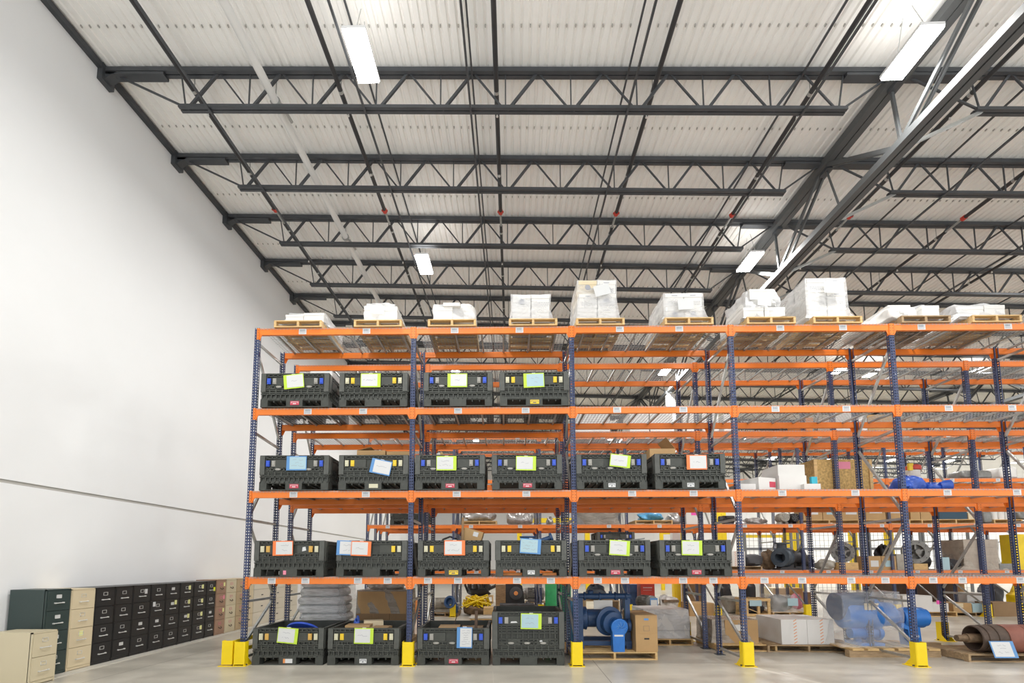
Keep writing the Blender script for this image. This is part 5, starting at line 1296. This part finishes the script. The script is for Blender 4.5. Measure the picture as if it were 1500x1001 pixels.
root = thing('open_crate', 'open crate of pale wooden battens with a pale blue sheet', 'crate', (x, Yf, 0))
b = MB()
for xx in (-w/2 + .04, .02, w/2 - .04):
    for yy in (.03, .67): b.box(xx - .04, yy - .03, 0, xx + .04, yy + .03, h)
b.build('upright_batten', 'wood', root); b = MB()
for zz in (.05, h - .05):
    for yy in (.0, .7): b.box(-w/2, yy - .015, zz - .04, w/2, yy + .015, zz + .04)
    for xx in (-w/2, w/2): b.box(xx - .015, 0, zz - .04, xx + .015, .7, zz + .04)
b.build('rail', 'wood', root); MB().bar((-w/2 + .06, .0, h*.45), (.0, .0, .12), .05, .02).build('diagonal_batten', 'wood', root)
obj('content', lump_mesh('content', w*.8, .5, h*.6, 251, 'dark_metal', .15), root, (0, .35, .06)); MB().box(-.28, -.03, h*.58, .1, -.02, h*.9).build('note_sheet', 'paper_blue', root)
zp = low_pallet(1126, 1175, Yf, 0, 'pallet under the round bundle in clear film', 'wood', h=.14)
heap('wrapped_motor', 1132, 1170, 873, Yf - .1, zp, 'grey_metal', 'round grey bundle in clear film with a pale blue note', 252, rough=.1, sq=2.2, filmm='film_clear', note=(.2, .33, 'paper_blue'), d=.9)
ctn(1112, 1130, 854, 20.3, 0, 'carton_white', 'pale stacked box between the open crate and a rear upright', d=.7)
for k, (a, c) in enumerate(((1132, 1156), (1160, 1176), (1178, 1188))): ctn(a, c, (862, 862, 868)[k], 19.2, 0, ('carton_cream', 'cardboard', 'cardboard_dark')[k], f'distant carton behind the round film bundle, {ORD[k]} from the left', d=.8)
heap('pink_bundle', 1171, 1178, 872, 18.3, 0, 'pinkish', 'small pink bundle among the distant cartons', 253)
for k in range(3): ctn(1306 + 35*k, 1340 + 35*k, 852, 18.7, 0, 'wood_dark', f'tall dark brown wooden crate on the floor across the aisle, {ORD[k]} from the left', d=1.0, name='wooden_crate')
zp = low_pallet(1300, 1392, Yf, 0, 'pale pallet under two white cartons right of the fifth front upright', h=.15)
ctn(1322, 1365, 873, Yf, zp, 'carton_white', 'large white carton in front of the dark crates', d=.8)
ctn(1366, 1389, 884, Yf, zp, 'carton_white', 'smaller white carton with a magenta label in front of the dark crates', d=.6, lab=[(-.05, .3, .14, .12, 'pink')])
zp = low_pallet(1388, 1450, Yf + .1, 0, 'low pallet under the brown carton with a pale blue note', 'wood_old')
ctn(1396, 1423, 884, Yf + .1, zp, 'cardboard', 'brown carton with pale labels right of the dark crates', lab=[(-.1, .22, .25, .14, 'carton_cream')], d=.7)
ctn(1424, 1444, 885, Yf + .1, zp, 'paper_blue', 'pale blue fronted carton right of the brown labelled one', d=.6)
for k in range(2): ctn(1416, 1445, 869 + .0, Yf + .75, .56*k if k else 0, 'carton_white', f'white and red printed carton stack, {("lower", "upper")[k]} one', lab=[(.25, .3, .12, .2, 'red_label')], d=.5) if k == 0 else None
root = thing('cardboard_tube', 'upright brown tube with a pale ring, beside the dark crates', 'tube', (at(1408, 880, Y=18).x, 18.0, 0)); MB().tube((0, 0, 0), (0, 0, .95), .12, 18).build('tube', 'cardboard', root); MB().lathe([(0, .2), (.06, .24), (.16, .22), (.18, .1)], (.02, 0, .95), (0, 0, 1), 20).build('ring', 'carton_white', root)
ctn(1454, 1490, 883, Yf, 0, 'cardboard_dark', 'long brown carton on the floor behind the plate stack', d=.6)
heap('clear_bag_bundle', 1421, 1440, 856, 18.5, .3, 'green', 'dark green bundle in plastic above the printed carton', 256, filmm='film_clear') if False else None
heap('grey_bundle', 1448, 1478, 856, 18.9, 0, 'charcoal', 'dark grey machine parts behind the plate stack', 257, rough=.2)
root = thing('pallet_jack', 'yellow machine part at the right edge above the plate stack', 'machine', (at(1497, 870, Y=17).x + .1, 17, 0)); MB().prism([(-.25, 0), (.3, 0), (.3, 1.0), (.1, 1.1), (-.1, .7), (-.25, .6)], 0, .4, 'y').build('body', 'yellow', root)
ctn(602, 612, 880, 15.2, 0, 'tape_orange', 'orange and white box behind the second front upright', d=.4)
# far side of the hall
def frame_far(pxs, pyt, Y, m, w_, t, nm, cat):
    root = thing(nm, t, cat, (0, Y, 0)); zt = at(pxs[0], pyt, Y=Y).z; xs = [at(p, 800, Y=Y).x for p in pxs]
    for x in xs: MB().box(x - w_/2, 0, 0, x + w_/2, w_, zt).build('column', m, root)
    MB().box(xs[0] - w_/2, .02, zt, xs[-1] + w_/2, w_ - .02, zt + w_).build('cross_beam', m, root); return root
frame_far((1159, 1170), 772, 31, 'yellow', .45, 'yellow steel gantry post pair seen beside the grey round pump', 'gantry', 'gantry')
frame_far((1085, 1150), 788, 30, 'yellow', .18, 'thin yellow gantry beam left of the grey round pump', 'gantry', 'gantry')
frame_far((1253, 1306), 778, 31, 'yellow', .36, 'yellow steel gantry behind the left grey wheel', 'gantry', 'gantry')
frame_far((761, 861), 766, 32, 'yellow', .3, 'yellow steel gantry with posts above the blue casting and behind the fifth bin', 'gantry', 'gantry')
frame_far((1055, 1062), 752, 32, 'yellow', .3, 'yellow steel post pair beside the fourth front upright', 'gantry', 'gantry')
frame_far((970, 1000), 783, 31.5, 'yellow', .2, 'thin yellow gantry above the rightmost lowest shelf bin', 'gantry', 'gantry')
for k, (pa, pb) in enumerate(((1092, 1160), (1170, 1262), (1275, 1350), (1354, 1420))):
    Y = 28.5; a, c = at(pa, 800, Y=Y).x, at(pb, 800, Y=Y).x; root = thing('mesh_fence', f'grey mesh safety fence panel far behind the racks, {ORD[k]} from the left', 'fence', ((a + c)/2, Y, 0)); w = (c - a)/2
    for x in (-w, w): MB().box(x - .06, 0, 0, x + .06, .1, 3.6).build('post', 'fence', root)
    for z in (1.2, 2.45): MB().box(-w, .02, z, w, .08, z + .14 if z > 2 else z + .06).build('rail', 'fence', root)
    b = MB()
    for q in range(int(2*w/.25)): b.bar((-w + .25*q, .05, 0), (-w + .25*q, .05, 3.55), .012, .012)
    for q in range(12): b.bar((-w, .05, .3*q), (w, .05, .3*q), .012, .012)
    b.build('mesh', 'fence', root)
# big duct and dark machinery up near the far roof at right
root = thing('air_unit', 'dark green air handling unit under the far roof at the right edge', 'air unit', (at(1480, 570, Y=26).x, 26, at(1480, 590, Y=26).z - .6))
MB().box(-1.1, 0, 0, 1.6, 1.2, 2.1).build('housing', 'cab_green', root); MB().lathe([(0, .45), (.1, .5), (.2, .3)], (.5, 0, 1.1), (0, -1, 0), 24).build('fan_mouth', 'galv', root)
MB().box(-1.0, .5, 2.1, -.9, .6, 4.0).build('hanger', 'steel_dark', root); MB().box(1.4, .5, 2.1, 1.5, .6, 4.0).build('hanger', 'steel_dark', root)
